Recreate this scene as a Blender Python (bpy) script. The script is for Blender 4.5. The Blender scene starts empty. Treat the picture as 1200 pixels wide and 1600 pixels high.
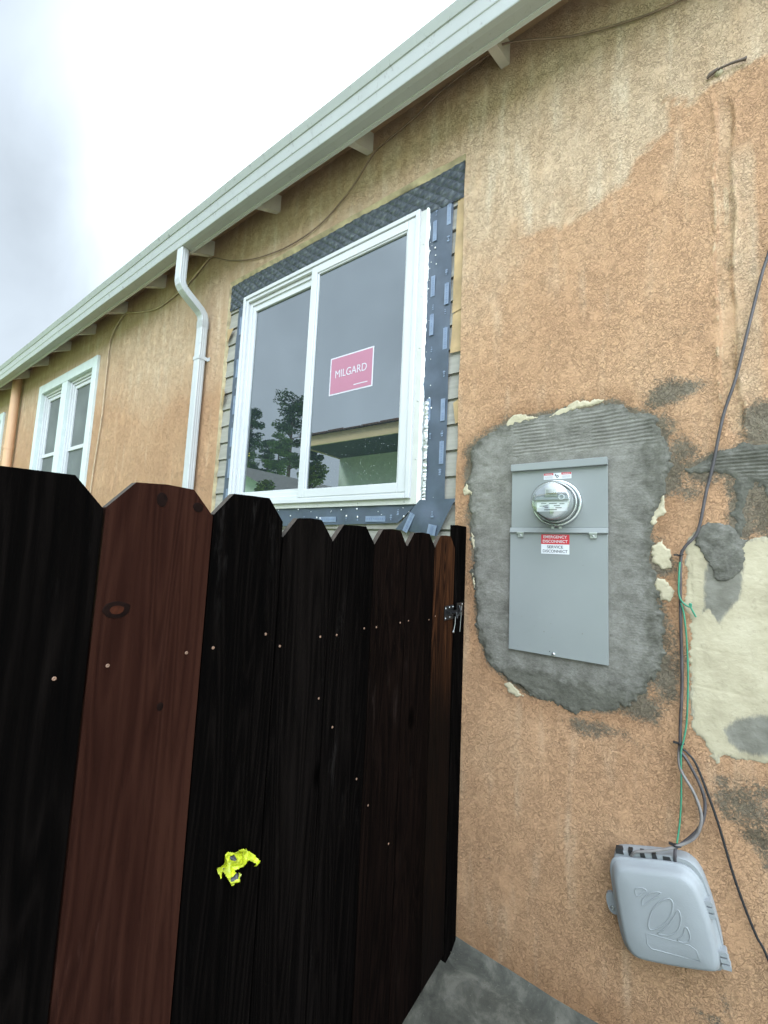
import bpy, bmesh, math, random
import numpy as np
from mathutils import Vector, Matrix
random.seed(7)
S = bpy.context.scene
COL = S.collection
H = 1.60                                  # eye height: everything below is given relative to it, P() adds it

# ------------------------------------------------------------------ camera
cam_d = bpy.data.cameras.new('camera'); cam = bpy.data.objects.new('camera', cam_d); COL.objects.link(cam)
RT = Vector((0.81725977, 0.57451176, 0.04497458)); DN = Vector((-0.01851736, 0.1041851, -0.99438553)); FW = Vector((-0.57597186, 0.81183847, 0.09578473))
cam.matrix_world = Matrix(((RT.x, -DN.x, -FW.x, 0), (RT.y, -DN.y, -FW.y, -1.75), (RT.z, -DN.z, -FW.z, H), (0, 0, 0, 1)))
cam_d.sensor_fit = 'HORIZONTAL'; cam_d.sensor_width = 36; cam_d.lens = 36 * 650 / 1200
cam_d.clip_start = 0.02; cam_d.clip_end = 600
S.camera = cam
# ------------------------------------------------------------------ sky, sun, exposure
SUN_EL, SUN_AZ = math.radians(52), math.radians(-38)       # azimuth from +y towards +x
SUNDIR = Vector((math.sin(SUN_AZ) * math.cos(SUN_EL), math.cos(SUN_AZ) * math.cos(SUN_EL), math.sin(SUN_EL)))
wd = bpy.data.worlds.new("World"); S.world = wd; wd.use_nodes = True
nt = wd.node_tree; nt.nodes.clear()
def N(t, **k):
    n = nt.nodes.new(t)
    for a, b in k.items(): setattr(n, a, b)
    return n
def LK(a, b): nt.links.new(a, b)
wo = N('ShaderNodeOutputWorld'); add = N('ShaderNodeMixShader'); bg1 = N('ShaderNodeBackground'); bg2 = N('ShaderNodeBackground')
sky = N('ShaderNodeTexSky', sky_type='NISHITA', sun_disc=False); sky.sun_elevation = SUN_EL; sky.sun_rotation = SUN_AZ
sky.air_density = 1.5; sky.dust_density = 3
bg1.inputs[1].default_value = 0.05; LK(sky.outputs[0], bg1.inputs[0])
tc = N('ShaderNodeTexCoord')
def lobe(direction, lo, hi, gain):
    d = N('ShaderNodeVectorMath', operation='DOT_PRODUCT'); LK(tc.outputs['Generated'], d.inputs[0]); d.inputs[1].default_value = Vector(direction).normalized()
    m = N('ShaderNodeMapRange', interpolation_type='SMOOTHSTEP'); m.inputs[1].default_value = lo; m.inputs[2].default_value = hi; m.inputs[3].default_value = 0; m.inputs[4].default_value = gain
    LK(d.outputs['Value'], m.inputs[0]); return m.outputs[0]
def wm(op, a, b):
    n = N('ShaderNodeMath', operation=op)
    for i, v in enumerate((a, b)):
        if isinstance(v, (int, float)): n.inputs[i].default_value = v
        else: LK(v, n.inputs[i])
    return n.outputs[0]
thin = lobe((-.45, .65, .60), .79, 1.0, 1.15)          # thin bright cloud over the roof
front = wm('ADD', lobe((.60, -.38, .70), .36, .92, 3.9), lobe((-.40, -.80, .45), .45, .95, .34))           # unseen bright sky lobes added to light the wall and the glass
cn = N('ShaderNodeTexNoise'); cn.inputs['Scale'].default_value = 4.2; cn.inputs['Detail'].default_value = 6; cn.inputs['Roughness'].default_value = .5; cn.inputs['Distortion'].default_value = .35
mp = N('ShaderNodeMapping'); mp.inputs['Scale'].default_value = (1, 1.6, .7); mp.inputs['Rotation'].default_value = (.5, .3, .2); LK(tc.outputs['Generated'], mp.inputs[0]); LK(mp.outputs[0], cn.inputs[0])
cl = N('ShaderNodeMapRange'); cl.inputs[1].default_value = .33; cl.inputs[2].default_value = .68; cl.inputs[3].default_value = .86; cl.inputs[4].default_value = 1.12
LK(cn.outputs[0], cl.inputs[0])
LK(wm('MULTIPLY', wm('ADD', wm('ADD', thin, front), .42), cl.outputs[0]), bg2.inputs[1]); bg2.inputs[0].default_value = (.83, .95, 1.07, 1)
add.inputs[0].default_value = .92; LK(bg1.outputs[0], add.inputs[1]); LK(bg2.outputs[0], add.inputs[2]); LK(add.outputs[0], wo.inputs[0])
sl = bpy.data.lights.new('sun', 'SUN'); so = bpy.data.objects.new('sun', sl); COL.objects.link(so)
sl.energy = 3.0; sl.angle = math.radians(14); sl.color = (1, .95, .87)
so.rotation_euler = SUNDIR.to_track_quat('Z', 'Y').to_euler(); so.location = (0, 0, 12)
S.view_settings.view_transform = 'Standard'; S.view_settings.look = 'None'; S.view_settings.gamma = 1; S.view_settings.exposure = 1.0
S.render.resolution_x, S.render.resolution_y = 768, 1024
S.render.engine = 'CYCLES'
S.cycles.max_bounces = 6; S.cycles.diffuse_bounces = 4; S.cycles.glossy_bounces = 3

# ------------------------------------------------------------------ helpers
def P(x, o, z): return Vector((x, -o, z + H))         # x along the wall, o out of the wall, z from eye height
class MB:
    """collects shapes, builds ONE mesh object"""
    def __init__(s): s.v = []; s.f = []; s.m = []; s.sm = []
    def add(s, vs, fs, m=0, smooth=False):
        b = len(s.v); s.v += [tuple(v) for v in vs]; s.f += [tuple(b + i for i in f) for f in fs]; s.m += [m] * len(fs); s.sm += [smooth] * len(fs)
    def box(s, a, b, m=0):
        (x0, y0, z0), (x1, y1, z1) = a, b
        x0, x1 = sorted((x0, x1)); y0, y1 = sorted((y0, y1)); z0, z1 = sorted((z0, z1))
        v = [(x0, y0, z0), (x1, y0, z0), (x1, y1, z0), (x0, y1, z0), (x0, y0, z1), (x1, y0, z1), (x1, y1, z1), (x0, y1, z1)]
        s.add(v, [(0, 3, 2, 1), (4, 5, 6, 7), (0, 1, 5, 4), (1, 2, 6, 5), (2, 3, 7, 6), (3, 0, 4, 7)], m)
    def wbox(s, x0, x1, o0, o1, z0, z1, m=0): s.box((x0, -o0, z0 + H), (x1, -o1, z1 + H), m)
    def prism(s, poly, axis, m=0, smooth=False):
        """poly: list of Vectors, extruded by Vector axis"""
        n = len(poly); v = [Vector(p) for p in poly] + [Vector(p) + axis for p in poly]
        s.add(v, [tuple(range(n))[::-1], tuple(range(n, 2 * n))], m)
        s.add(v, [(i, (i + 1) % n, n + (i + 1) % n, n + i) for i in range(n)], m, smooth)
    def tube(s, pts, r, seg=8, m=0, cap=True):
        pts = [Vector(p) for p in pts]; n = len(pts); rings = []
        up = None
        for i, p in enumerate(pts):
            t = (pts[min(i + 1, n - 1)] - pts[max(i - 1, 0)]).normalized()
            if up is None: up = t.orthogonal().normalized()
            up = (up - t * up.dot(t)).normalized(); sd = t.cross(up); rr = r[i] if isinstance(r, (list, tuple)) else r
            rings.append([p + (up * math.cos(2 * math.pi * k / seg) + sd * math.sin(2 * math.pi * k / seg)) * rr for k in range(seg)])
        v = [q for R_ in rings for q in R_]; f = []
        for i in range(n - 1):
            for k in range(seg): f.append((i * seg + k, i * seg + (k + 1) % seg, (i + 1) * seg + (k + 1) % seg, (i + 1) * seg + k))
        s.add(v, f, m, True)
        if cap:
            s.add(rings[0], [tuple(range(seg))[::-1]], m); s.add(rings[-1], [tuple(range(seg))], m)
    def lathe(s, c, axis, prof, seg=32, m=0, mats=None):
        axis = Vector(axis).normalized(); u = axis.orthogonal().normalized(); w = axis.cross(u); v = []; f = []
        for (r, h) in prof: v += [Vector(c) + axis * h + (u * math.cos(2 * math.pi * k / seg) + w * math.sin(2 * math.pi * k / seg)) * r for k in range(seg)]
        for i in range(len(prof) - 1):
            for k in range(seg): f.append((i * seg + k, i * seg + (k + 1) % seg, (i + 1) * seg + (k + 1) % seg, (i + 1) * seg + k))
        s.add(v, f, m, True)
    def build(s, name, mat, parent=None, bevel=0, seg=2, xf=None):
        me = bpy.data.meshes.new(name); me.from_pydata(s.v, [], s.f)
        mats = mat if isinstance(mat, (list, tuple)) else [mat]
        for m in mats: me.materials.append(m)
        me.polygons.foreach_set('material_index', s.m); me.polygons.foreach_set('use_smooth', s.sm)
        me.validate(); me.update()
        o = bpy.data.objects.new(name, me); COL.objects.link(o)
        if parent:
            o.parent = parent
            if parent.type == 'EMPTY': o.matrix_parent_inverse = Matrix.Translation(-parent.location)
        if bevel:
            b = o.modifiers.new('bevel', 'BEVEL'); b.width = bevel; b.segments = seg; b.limit_method = 'ANGLE'; b.angle_limit = math.radians(35)
        return o
def tag(o, label=None, cat=None, group=None, kind=None):
    for k, v in (('label', label), ('category', cat), ('group', group), ('kind', kind)):
        if v: o[k] = v
    return o
def thing(name, label, cat, loc, group=None):
    o = bpy.data.objects.new(name, None); COL.objects.link(o); o.location = loc; o.empty_display_size = .1
    return tag(o, label, cat, group)

# value noise for mesh relief (numpy)
_rng = np.random.RandomState(3); _T = _rng.rand(256, 256)
def vn(x, y):
    xi = np.floor(x).astype(int); yi = np.floor(y).astype(int); fx = x - xi; fy = y - yi
    fx = fx * fx * (3 - 2 * fx); fy = fy * fy * (3 - 2 * fy)
    a = _T[xi % 256, yi % 256]; b = _T[(xi + 1) % 256, yi % 256]; c = _T[xi % 256, (yi + 1) % 256]; d = _T[(xi + 1) % 256, (yi + 1) % 256]
    return (a * (1 - fx) + b * fx) * (1 - fy) + (c * (1 - fx) + d * fx) * fy
def fbm(x, y, s, o=4, seed=0):
    x = np.asarray(x, float) * s + seed * 17.3; y = np.asarray(y, float) * s + seed * 9.1; r = 0; a = .5; t = 0
    for i in range(o): r = r + a * vn(x, y); t += a; x = x * 2.03 + 5.1; y = y * 2.03 + 3.7; a *= .5
    return r / t
def sdf(px, pz, poly):
    """signed distance, positive inside"""
    poly = np.array(poly, float); n = len(poly); d = np.full(px.shape, 1e9); ins = np.zeros(px.shape, bool)
    for i in range(n):
        ax, az = poly[i]; bx, bz = poly[(i + 1) % n]; ex, ez = bx - ax, bz - az
        t = np.clip(((px - ax) * ex + (pz - az) * ez) / (ex * ex + ez * ez), 0, 1)
        d = np.minimum(d, np.hypot(px - ax - t * ex, pz - az - t * ez))
        c = ((az > pz) != (bz > pz)); 
        with np.errstate(divide='ignore', invalid='ignore'): xx = (bx - ax) * (pz - az) / (bz - az + 1e-12) + ax
        ins ^= c & (px < xx)
    return np.where(ins, d, -d)
def sstep(a, b, x):
    t = np.clip((x - a) / (b - a), 0, 1); return t * t * (3 - 2 * t)

# ------------------------------------------------------------------ materials
def newmat(name):
    m = bpy.data.materials.new(name); m.use_nodes = True; t = m.node_tree; b = t.nodes['Principled BSDF']; return m, t, b
def nd(t, ty, **k):
    n = t.nodes.new(ty)
    for a, b in k.items(): setattr(n, a, b)
    return n
def noise(t, scale, detail=3, rough=.55, dist=0, vec=None, obj=True, sc=None):
    c = nd(t, 'ShaderNodeTexCoord'); n = nd(t, 'ShaderNodeTexNoise'); n.inputs['Scale'].default_value = scale; n.inputs['Detail'].default_value = detail
    n.inputs['Roughness'].default_value = rough; n.inputs['Distortion'].default_value = dist
    if sc:
        mm = nd(t, 'ShaderNodeMapping'); mm.inputs['Scale'].default_value = sc; t.links.new(c.outputs['Object'], mm.inputs[0]); t.links.new(mm.outputs[0], n.inputs[0])
    else: t.links.new(c.outputs['Object'], n.inputs[0])
    return n.outputs[0]
def ramp(t, fac, stops, interp='LINEAR'):
    r = nd(t, 'ShaderNodeValToRGB'); r.color_ramp.interpolation = interp
    while len(r.color_ramp.elements) > 1: r.color_ramp.elements.remove(r.color_ramp.elements[0])
    for i, (p, c) in enumerate(stops):
        e = r.color_ramp.elements[0] if i == 0 else r.color_ramp.elements.new(p)
        e.position = p; e.color = (*c, 1) if len(c) == 3 else c
    t.links.new(fac, r.inputs[0]); return r.outputs[0]
def mixc(t, fac, a, b, mode='MIX'):
    n = nd(t, 'ShaderNodeMix', data_type='RGBA', blend_type=mode)
    for s_, v in ((n.inputs['Factor'], fac), (n.inputs[6], a), (n.inputs[7], b)):
        if isinstance(v, (int, float)): s_.default_value = v
        elif isinstance(v, tuple): s_.default_value = (*v, 1) if len(v) == 3 else v
        else: t.links.new(v, s_)
    return n.outputs[2]
def mth(t, op, a, b=0, c=None):
    n = nd(t, 'ShaderNodeMath', operation=op)
    for i, v in enumerate((a, b) if c is None else (a, b, c)):
        if isinstance(v, (int, float)): n.inputs[i].default_value = v
        else: t.links.new(v, n.inputs[i])
    return n.outputs[0]
def mr(t, v, a, b, c=0, d=1, smooth=False):
    n = nd(t, 'ShaderNodeMapRange', interpolation_type='SMOOTHSTEP' if smooth else 'LINEAR'); t.links.new(v, n.inputs[0])
    for i, q in enumerate((a, b, c, d)): n.inputs[i + 1].default_value = q
    return n.outputs[0]
def attr(t, name): return nd(t, 'ShaderNodeAttribute', attribute_name=name).outputs['Fac']
def bump(t, b, h, strength=.5, dist=.005, prev=None):
    n = nd(t, 'ShaderNodeBump'); n.inputs['Strength'].default_value = strength; n.inputs['Distance'].default_value = dist
    t.links.new(h, n.inputs['Height'])
    if prev: t.links.new(prev, n.inputs['Normal'])
    t.links.new(n.outputs[0], b.inputs['Normal']); return n.outputs[0]
def simple(name, col, rough=.6, var=.12, scale=20, metal=0, bmp=0, bscale=60, spec=None, sc=None):
    m, t, b = newmat(name)
    n = noise(t, scale, 4, sc=sc); dk = tuple(c * (1 - var) for c in col); lt = tuple(min(1, c * (1 + var)) for c in col)
    t.links.new(ramp(t, n, [(.3, dk), (.7, lt)]), b.inputs['Base Color'])
    b.inputs['Roughness'].default_value = rough; b.inputs['Metallic'].default_value = metal
    if spec is not None: b.inputs['Specular IOR Level'].default_value = spec
    if bmp: bump(t, b, noise(t, bscale, 3), bmp, .003)
    return m
MT = {}
def stucco():
    m, t, b = newmat('stucco_paint')
    big = noise(t, 1.6, 5, .6); mid = noise(t, 9, 4, .6); streak = noise(t, 5, 3, .5, sc=(3.2, 3.2, .55))
    # trowelled worm lines
    worm = noise(t, 66, 2.2, .55, .9); ridge = mth(t, 'ABSOLUTE', mth(t, 'SUBTRACT', worm, .5)); crev = mr(t, ridge, 0, .040, 1, 0, True)
    worm2 = noise(t, 118, 2, .55, .8); ridge2 = mth(t, 'ABSOLUTE', mth(t, 'SUBTRACT', worm2, .52)); crev2 = mr(t, ridge2, 0, .045, 1, 0, True)
    flat = mth(t, 'MULTIPLY', mr(t, noise(t, 6.5, 4, .6, .4, sc=(1.5, 1, .8)), .50, .70, 1, .22, True), mr(t, noise(t, 26, 3, .6, .6), .42, .62, 1.15, .45, True))      # where the float smoothed it
    dry = attr(t, 'dry'); wet = attr(t, 'wet'); damp_shade = attr(t, 'damp_shade'); sc = attr(t, 'scar')
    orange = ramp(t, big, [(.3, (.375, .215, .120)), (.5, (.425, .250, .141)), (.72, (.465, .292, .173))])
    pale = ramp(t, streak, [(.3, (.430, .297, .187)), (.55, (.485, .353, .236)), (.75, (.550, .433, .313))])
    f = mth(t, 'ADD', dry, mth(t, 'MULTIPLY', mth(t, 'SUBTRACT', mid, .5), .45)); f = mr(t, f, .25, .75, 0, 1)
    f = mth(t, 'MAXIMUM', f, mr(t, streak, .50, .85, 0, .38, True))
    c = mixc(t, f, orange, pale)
    grain = mr(t, noise(t, 260, 2), .3, .7, .90, 1.08); c = mixc(t, 1.0, c, nd_rgb(t, grain), 'MULTIPLY')
    # damp plus painted eave shade: darker, more saturated
    c = mixc(t, mr(t, mth(t, 'ADD', damp_shade, mth(t, 'MULTIPLY', mth(t, 'SUBTRACT', mid, .5), .6)), .2, .9, 0, .75), c, mixc(t, 1.0, c, (.62, .56, .50), 'MULTIPLY'))
    # cement wiped over the high spots
    wn = mth(t, 'ADD', wet, mth(t, 'MULTIPLY', mth(t, 'SUBTRACT', noise(t, 75, 5, .75, 1.6), .5), 2.1))
    c = mixc(t, mr(t, wn, .40, .95, 0, .92, True), c, ramp(t, mid, [(.3, (.070, .060, .040)), (.7, (.150, .132, .10))]))
    c = mixc(t, mr(t, sc, .35, .75, 0, 1, True), c, ramp(t, mid, [(.35, (.40, .26, .155)), (.6, (.50, .36, .23)), (.75, (.60, .50, .36))]))
    cr = mth(t, 'MULTIPLY', mth(t, 'MAXIMUM', crev, mth(t, 'MULTIPLY', crev2, .35)), flat)
    c = mixc(t, mth(t, 'MULTIPLY', cr, .14), c, mixc(t, 1.0, c, (.50, .44, .38), 'MULTIPLY'))   # shade of the grooves put into the colour
    t.links.new(c, b.inputs['Base Color']); b.inputs['Roughness'].default_value = .82; b.inputs['Specular IOR Level'].default_value = .3
    hgt = mth(t, 'SUBTRACT', mth(t, 'MULTIPLY', noise(t, 95, 4, .65), .45), cr)
    p = bump(t, b, hgt, .78, .0082); return m
def nd_rgb(t, v):
    n = nd(t, 'ShaderNodeCombineColor')
    for i in range(3): t.links.new(v, n.inputs[i])
    return n.outputs[0]
MT['stucco'] = stucco()
def cement():
    m, t, b = newmat('fresh_cement')
    e = attr(t, 'tone'); n1 = noise(t, 14, 5, .62); n2 = noise(t, 130, 3)
    base = ramp(t, n1, [(.30, (.108, .102, .088)), (.48, (.152, .145, .127)), (.68, (.205, .197, .176))])
    dark = ramp(t, n1, [(.3, (.060, .058, .045)), (.7, (.12, .115, .095))])
    f = mr(t, mth(t, 'ADD', e, mth(t, 'MULTIPLY', mth(t, 'SUBTRACT', noise(t, 30, 6, .65), .5), 1.3)), .25, .8, 0, 1, True)
    c = mixc(t, f, base, dark); g = mr(t, n2, .3, .7, .86, 1.12); c = mixc(t, 1.0, c, nd_rgb(t, g), 'MULTIPLY')
    st_ = noise(t, 22, 4, .6, .5, sc=(.5, 1, 1.8)); ck_ = mr(t, mth(t, 'ABSOLUTE', mth(t, 'SUBTRACT', st_, .5)), 0, .012, 1, 0, True); ck_ = mth(t, 'MULTIPLY', ck_, mr(t, noise(t, 8, 3), .48, .6, 0, .55, True)); c = mixc(t, ck_, c, (.06, .057, .048))
    t.links.new(c, b.inputs['Base Color']); b.inputs['Roughness'].default_value = .78; b.inputs['Specular IOR Level'].default_value = .3
    p = bump(t, b, noise(t, 110, 5, .75, .6), .8, .005)
    return m
MT['cement'] = cement()
def plaster():
    m, t, b = newmat('bare_cream_plaster')
    n = noise(t, 9, 5, .6); c = ramp(t, n, [(.3, (.30, .262, .178)), (.5, (.385, .338, .235)), (.72, (.445, .395, .285))])
    sp = mr(t, noise(t, 38, 5, .7, .8), .54, .70, 0, .6, True); c = mixc(t, sp, c, (.26, .225, .155))
    tn = attr(t, 'tone'); wn = mth(t, 'ADD', tn, mth(t, 'MULTIPLY', mth(t, 'SUBTRACT', noise(t, 60, 5, .7, .8, sc=(1.6, 1, .5)), .5), .9))
    c = mixc(t, mr(t, wn, .35, .85, 0, .95, True), c, ramp(t, noise(t, 20, 4), [(.3, (.10, .095, .078)), (.7, (.185, .178, .152))]))
    t.links.new(c, b.inputs['Base Color']); b.inputs['Roughness'].default_value = .85
    bump(t, b, noise(t, 45, 5, .65), .6, .005); return m
MT['plaster'] = plaster()
def wood(name, c1, c2, c3, rough=.5, scale=9, gl=.35, contrast=1, scuff_sheen=.5, fade=None):
    m, t, b = newmat(name); oi = nd(t, 'ShaderNodeObjectInfo')
    tc_ = nd(t, 'ShaderNodeTexCoord'); mp_ = nd(t, 'ShaderNodeMapping'); mp_.inputs['Scale'].default_value = (1, 1, .06)
    ad = nd(t, 'ShaderNodeVectorMath', operation='ADD'); sc_ = nd(t, 'ShaderNodeVectorMath', operation='SCALE'); cb = nd(t, 'ShaderNodeCombineXYZ')
    for i in range(3): t.links.new(oi.outputs['Random'], cb.inputs[i])
    t.links.new(cb.outputs[0], sc_.inputs[0]); sc_.inputs['Scale'].default_value = 31
    t.links.new(tc_.outputs['Object'], ad.inputs[0]); t.links.new(sc_.outputs[0], ad.inputs[1]); t.links.new(ad.outputs[0], mp_.inputs[0])
    n = nd(t, 'ShaderNodeTexNoise'); n.inputs['Scale'].default_value = scale; n.inputs['Detail'].default_value = 2; n.inputs['Distortion'].default_value = .25; t.links.new(mp_.outputs[0], n.inputs[0])
    rings = mth(t, 'FRACT', mth(t, 'MULTIPLY', n.outputs[0], 22)); rg = mth(t, 'ABSOLUTE', mth(t, 'SUBTRACT', rings, .5))
    n2 = nd(t, 'ShaderNodeTexNoise'); n2.inputs['Scale'].default_value = 4; n2.inputs['Detail'].default_value = 5; t.links.new(mp_.outputs[0], n2.inputs[0])
    n3 = nd(t, 'ShaderNodeTexNoise'); n3.inputs['Scale'].default_value = 90; n3.inputs['Detail'].default_value = 3
    mp3 = nd(t, 'ShaderNodeMapping'); mp3.inputs['Scale'].default_value = (1, 1, .04); t.links.new(ad.outputs[0], mp3.inputs[0]); t.links.new(mp3.outputs[0], n3.inputs[0])
    f = mth(t, 'ADD', mth(t, 'MULTIPLY', rg, .42 * contrast), mth(t, 'MULTIPLY', n2.outputs[0], .75)); f = mth(t, 'ADD', f, mth(t, 'MULTIPLY', n3.outputs[0], .45))
    c = ramp(t, f, [(.35, c1), (.65, c2), (.95, c3)])
    mps = nd(t, 'ShaderNodeMapping'); mps.inputs['Scale'].default_value = (1, 1, .16); t.links.new(ad.outputs[0], mps.inputs[0])
    ns = nd(t, 'ShaderNodeTexNoise'); ns.inputs['Scale'].default_value = 26; ns.inputs['Detail'].default_value = 6; ns.inputs['Roughness'].default_value = .75; t.links.new(mps.outputs[0], ns.inputs[0])
    nm = nd(t, 'ShaderNodeTexNoise'); nm.inputs['Scale'].default_value = 3.2; nm.inputs['Detail'].default_value = 3; t.links.new(ad.outputs[0], nm.inputs[0])
    sc2 = mth(t, 'MULTIPLY', mr(t, ns.outputs[0], .56, .74, 0, 1, True), mr(t, nm.outputs[0], .50, .66, .12, 1, True))
    c = mixc(t, mth(t, 'MULTIPLY', sc2, scuff_sheen), c, tuple(x * 2.2 + .008 for x in c3))  # pale scuffs, with sheen streaks painted into the colour
    cr_ = mr(t, mth(t, 'ABSOLUTE', mth(t, 'SUBTRACT', n3.outputs[0], .5)), 0, .02, .22, 0, True); c = mixc(t, cr_, c, tuple(x * .35 for x in c1))
    vo = nd(t, 'ShaderNodeTexVoronoi'); vo.inputs['Scale'].default_value = 4.5
    mpk = nd(t, 'ShaderNodeMapping'); mpk.inputs['Scale'].default_value = (1, 1, .55); t.links.new(ad.outputs[0], mpk.inputs[0]); t.links.new(mpk.outputs[0], vo.inputs[0])
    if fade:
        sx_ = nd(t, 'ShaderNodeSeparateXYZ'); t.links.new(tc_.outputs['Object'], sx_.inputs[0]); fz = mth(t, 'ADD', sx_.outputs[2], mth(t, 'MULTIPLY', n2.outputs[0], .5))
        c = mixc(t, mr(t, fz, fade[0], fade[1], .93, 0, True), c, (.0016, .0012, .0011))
    kn = mr(t, vo.outputs['Distance'], .06, .14, .85, 0, True); c = mixc(t, kn, c, tuple(x * .25 for x in c1))
    t.links.new(c, b.inputs['Base Color']); t.links.new(mr(t, n2.outputs[0], .3, .7, rough - .1, rough + .18), b.inputs['Roughness'])
    b.inputs['Specular IOR Level'].default_value = gl
    bump(t, b, mth(t, 'ADD', mth(t, 'MULTIPLY', rg, .5), n3.outputs[0]), .45, .003); return m
MT['wood_black'] = wood('dark_stained_wood', (.0009, .0009, .0009), (.0018, .0015, .0014), (.0048, .0038, .0034), .7, gl=.0)
MT['wood_dark'] = wood('brown_black_stained_wood', (.0009, .0007, .0006), (.0022, .0014, .0012), (.0065, .0036, .0027), .7, gl=.01)
MT['wood_red'] = wood('red_brown_stained_wood', (.0075, .0026, .0017), (.0140, .0048, .0032), (.024, .0090, .0058), .65, gl=.02, contrast=1.1)
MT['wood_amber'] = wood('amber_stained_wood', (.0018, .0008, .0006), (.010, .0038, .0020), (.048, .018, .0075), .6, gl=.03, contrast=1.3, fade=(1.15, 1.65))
MT['endgrain'] = simple('weathered_sawn_edge', (.035, .026, .019), .9, .4, 60)
def painted(name, col, dirt=(.30, .29, .25), amt=.5, rough=.45):
    m, t, b = newmat(name); n = noise(t, 3.5, 5, .65); d = mr(t, noise(t, 30, 5, .7, .6, sc=(1, 1, .35)), .58, .74, 0, amt, True)
    c = ramp(t, n, [(.3, tuple(x * .90 for x in col)), (.7, col)]); c = mixc(t, d, c, dirt)
    t.links.new(c, b.inputs['Base Color']); b.inputs['Roughness'].default_value = rough; bump(t, b, noise(t, 25, 3), .12, .002); return m
MT['gutter'] = painted('gutter_paint', (.345, .357, .358), (.15, .145, .13), .8, .5)
MT['gutter_lip'] = painted('stained_gutter_lip', (.27, .285, .265), (.07, .07, .06), .9, .6)
MT['fascia'] = painted('grey_fascia_paint', (.40, .40, .365), (.22, .21, .18), .7, .7)
MT['tail'] = painted('rafter_paint', (.62, .575, .49), (.35, .29, .2), .4, .6)
MT['deck'] = painted('soffit_tan_paint', (.44, .29, .165), (.25, .16, .09), .5, .8)
MT['spout'] = painted('downspout_paint', (.40, .41, .415), (.2, .19, .17), .5, .4)
MT['tanpipe'] = painted('tan_painted_pipe', (.52, .31, .18), (.36, .22, .12), .3, .6)
MT['vinyl'] = simple('white_vinyl', (.46, .467, .478), .32, .03, 5)
MT['vinyl_shade'] = simple('off_white_nail_flange', (.43, .43, .40), .45, .05, 14)
MT['trim'] = simple('white_window_trim', (.47, .52, .51), .45, .06, 9, bmp=.1)
MT['caulk'] = simple('white_sealant', (.66, .67, .66), .4, .06, 30, bmp=.6, bscale=90)
def panel_paint():
    m, t, b = newmat('grey_enamel'); n = noise(t, 2.2, 3); c = ramp(t, n, [(.3, (.182, .196, .196)), (.7, (.210, .225, .224))])
    c = mixc(t, mr(t, noise(t, 18, 5, .7, 1.0), .62, .78, 0, .25, True), c, (.25, .28, .28))
    t.links.new(c, b.inputs['Base Color']); t.links.new(mr(t, noise(t, 7, 4), .3, .7, .30, .46), b.inputs['Roughness']); bump(t, b, noise(t, 3, 2), .25, .004); return m
MT['panel'] = panel_paint()
MT['box'] = simple('grey_moulded_plastic', (.235, .25, .262), .48, .07, 6, bmp=.18, bscale=220)
MT['boxdark'] = simple('black_rubber', (.012, .012, .013), .6, .2, 30)
MT['steel'] = simple('galvanised_steel', (.40, .41, .41), .35, .15, 60, metal=.85)
MT['screw'] = simple('bright_screw', (.15, .085, .055), .5, .25, 60)
MT['silver'] = simple('silver_meter_ring', (.52, .54, .54), .22, .05, 20, metal=.9)
MT['cable'] = simple('grey_black_cable', (.055, .048, .052), .5, .3, 25)
MT['cable_grey'] = simple('weathered_grey_cable', (.17, .155, .15), .6, .3, 25)
MT['cable_tan'] = simple('tan_painted_cable', (.36, .27, .18), .75, .3, 14)
MT['cable_brown'] = simple('brown_cable', (.17, .115, .075), .75, .3, 14)
MT['green'] = simple('green_wire', (.035, .20, .12), .45, .2, 25)
MT['tie'] = simple('black_cable_tie', (.01, .01, .012), .5, .1, 10)
MT['red'] = simple('sticker_red', (.45, .022, .035), .4, .05, 10)
MT['white'] = simple('sticker_white', (.56, .57, .60), .4, .03, 10)
MT['ink'] = simple('sticker_ink', (.02, .02, .025), .5, .05, 10)
MT['pinkred'] = simple('faded_red_sticker', (.33, .135, .195), .35, .05, 4)
MT['stickertext'] = simple('pale_sticker_print', (.47, .46, .51), .4, .04, 4)
MT['siding'] = simple('weathered_clapboard', (.235, .222, .195), .75, .16, 14, bmp=.25, bscale=40, sc=(.25, 1, 3))
MT['sheath'] = simple('tan_backing_paper', (.32, .22, .11), .75, .28, 7, bmp=.3, bscale=25)
MT['lath'] = simple('stained_cut_plaster_edge', (.33, .27, .16), .85, .35, 16, bmp=.8, bscale=45)
MT['tape'] = simple('dark_blue_flashing_membrane', (.048, .064, .090), .5, .22, 9, bmp=.35, bscale=14)
MT['tapeprint'] = simple('pale_blue_print', (.145, .185, .26), .45, .15, 30)
MT['tapetext'] = simple('blue_print_lettering', (.11, .15, .24), .5, .1, 30)
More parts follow.
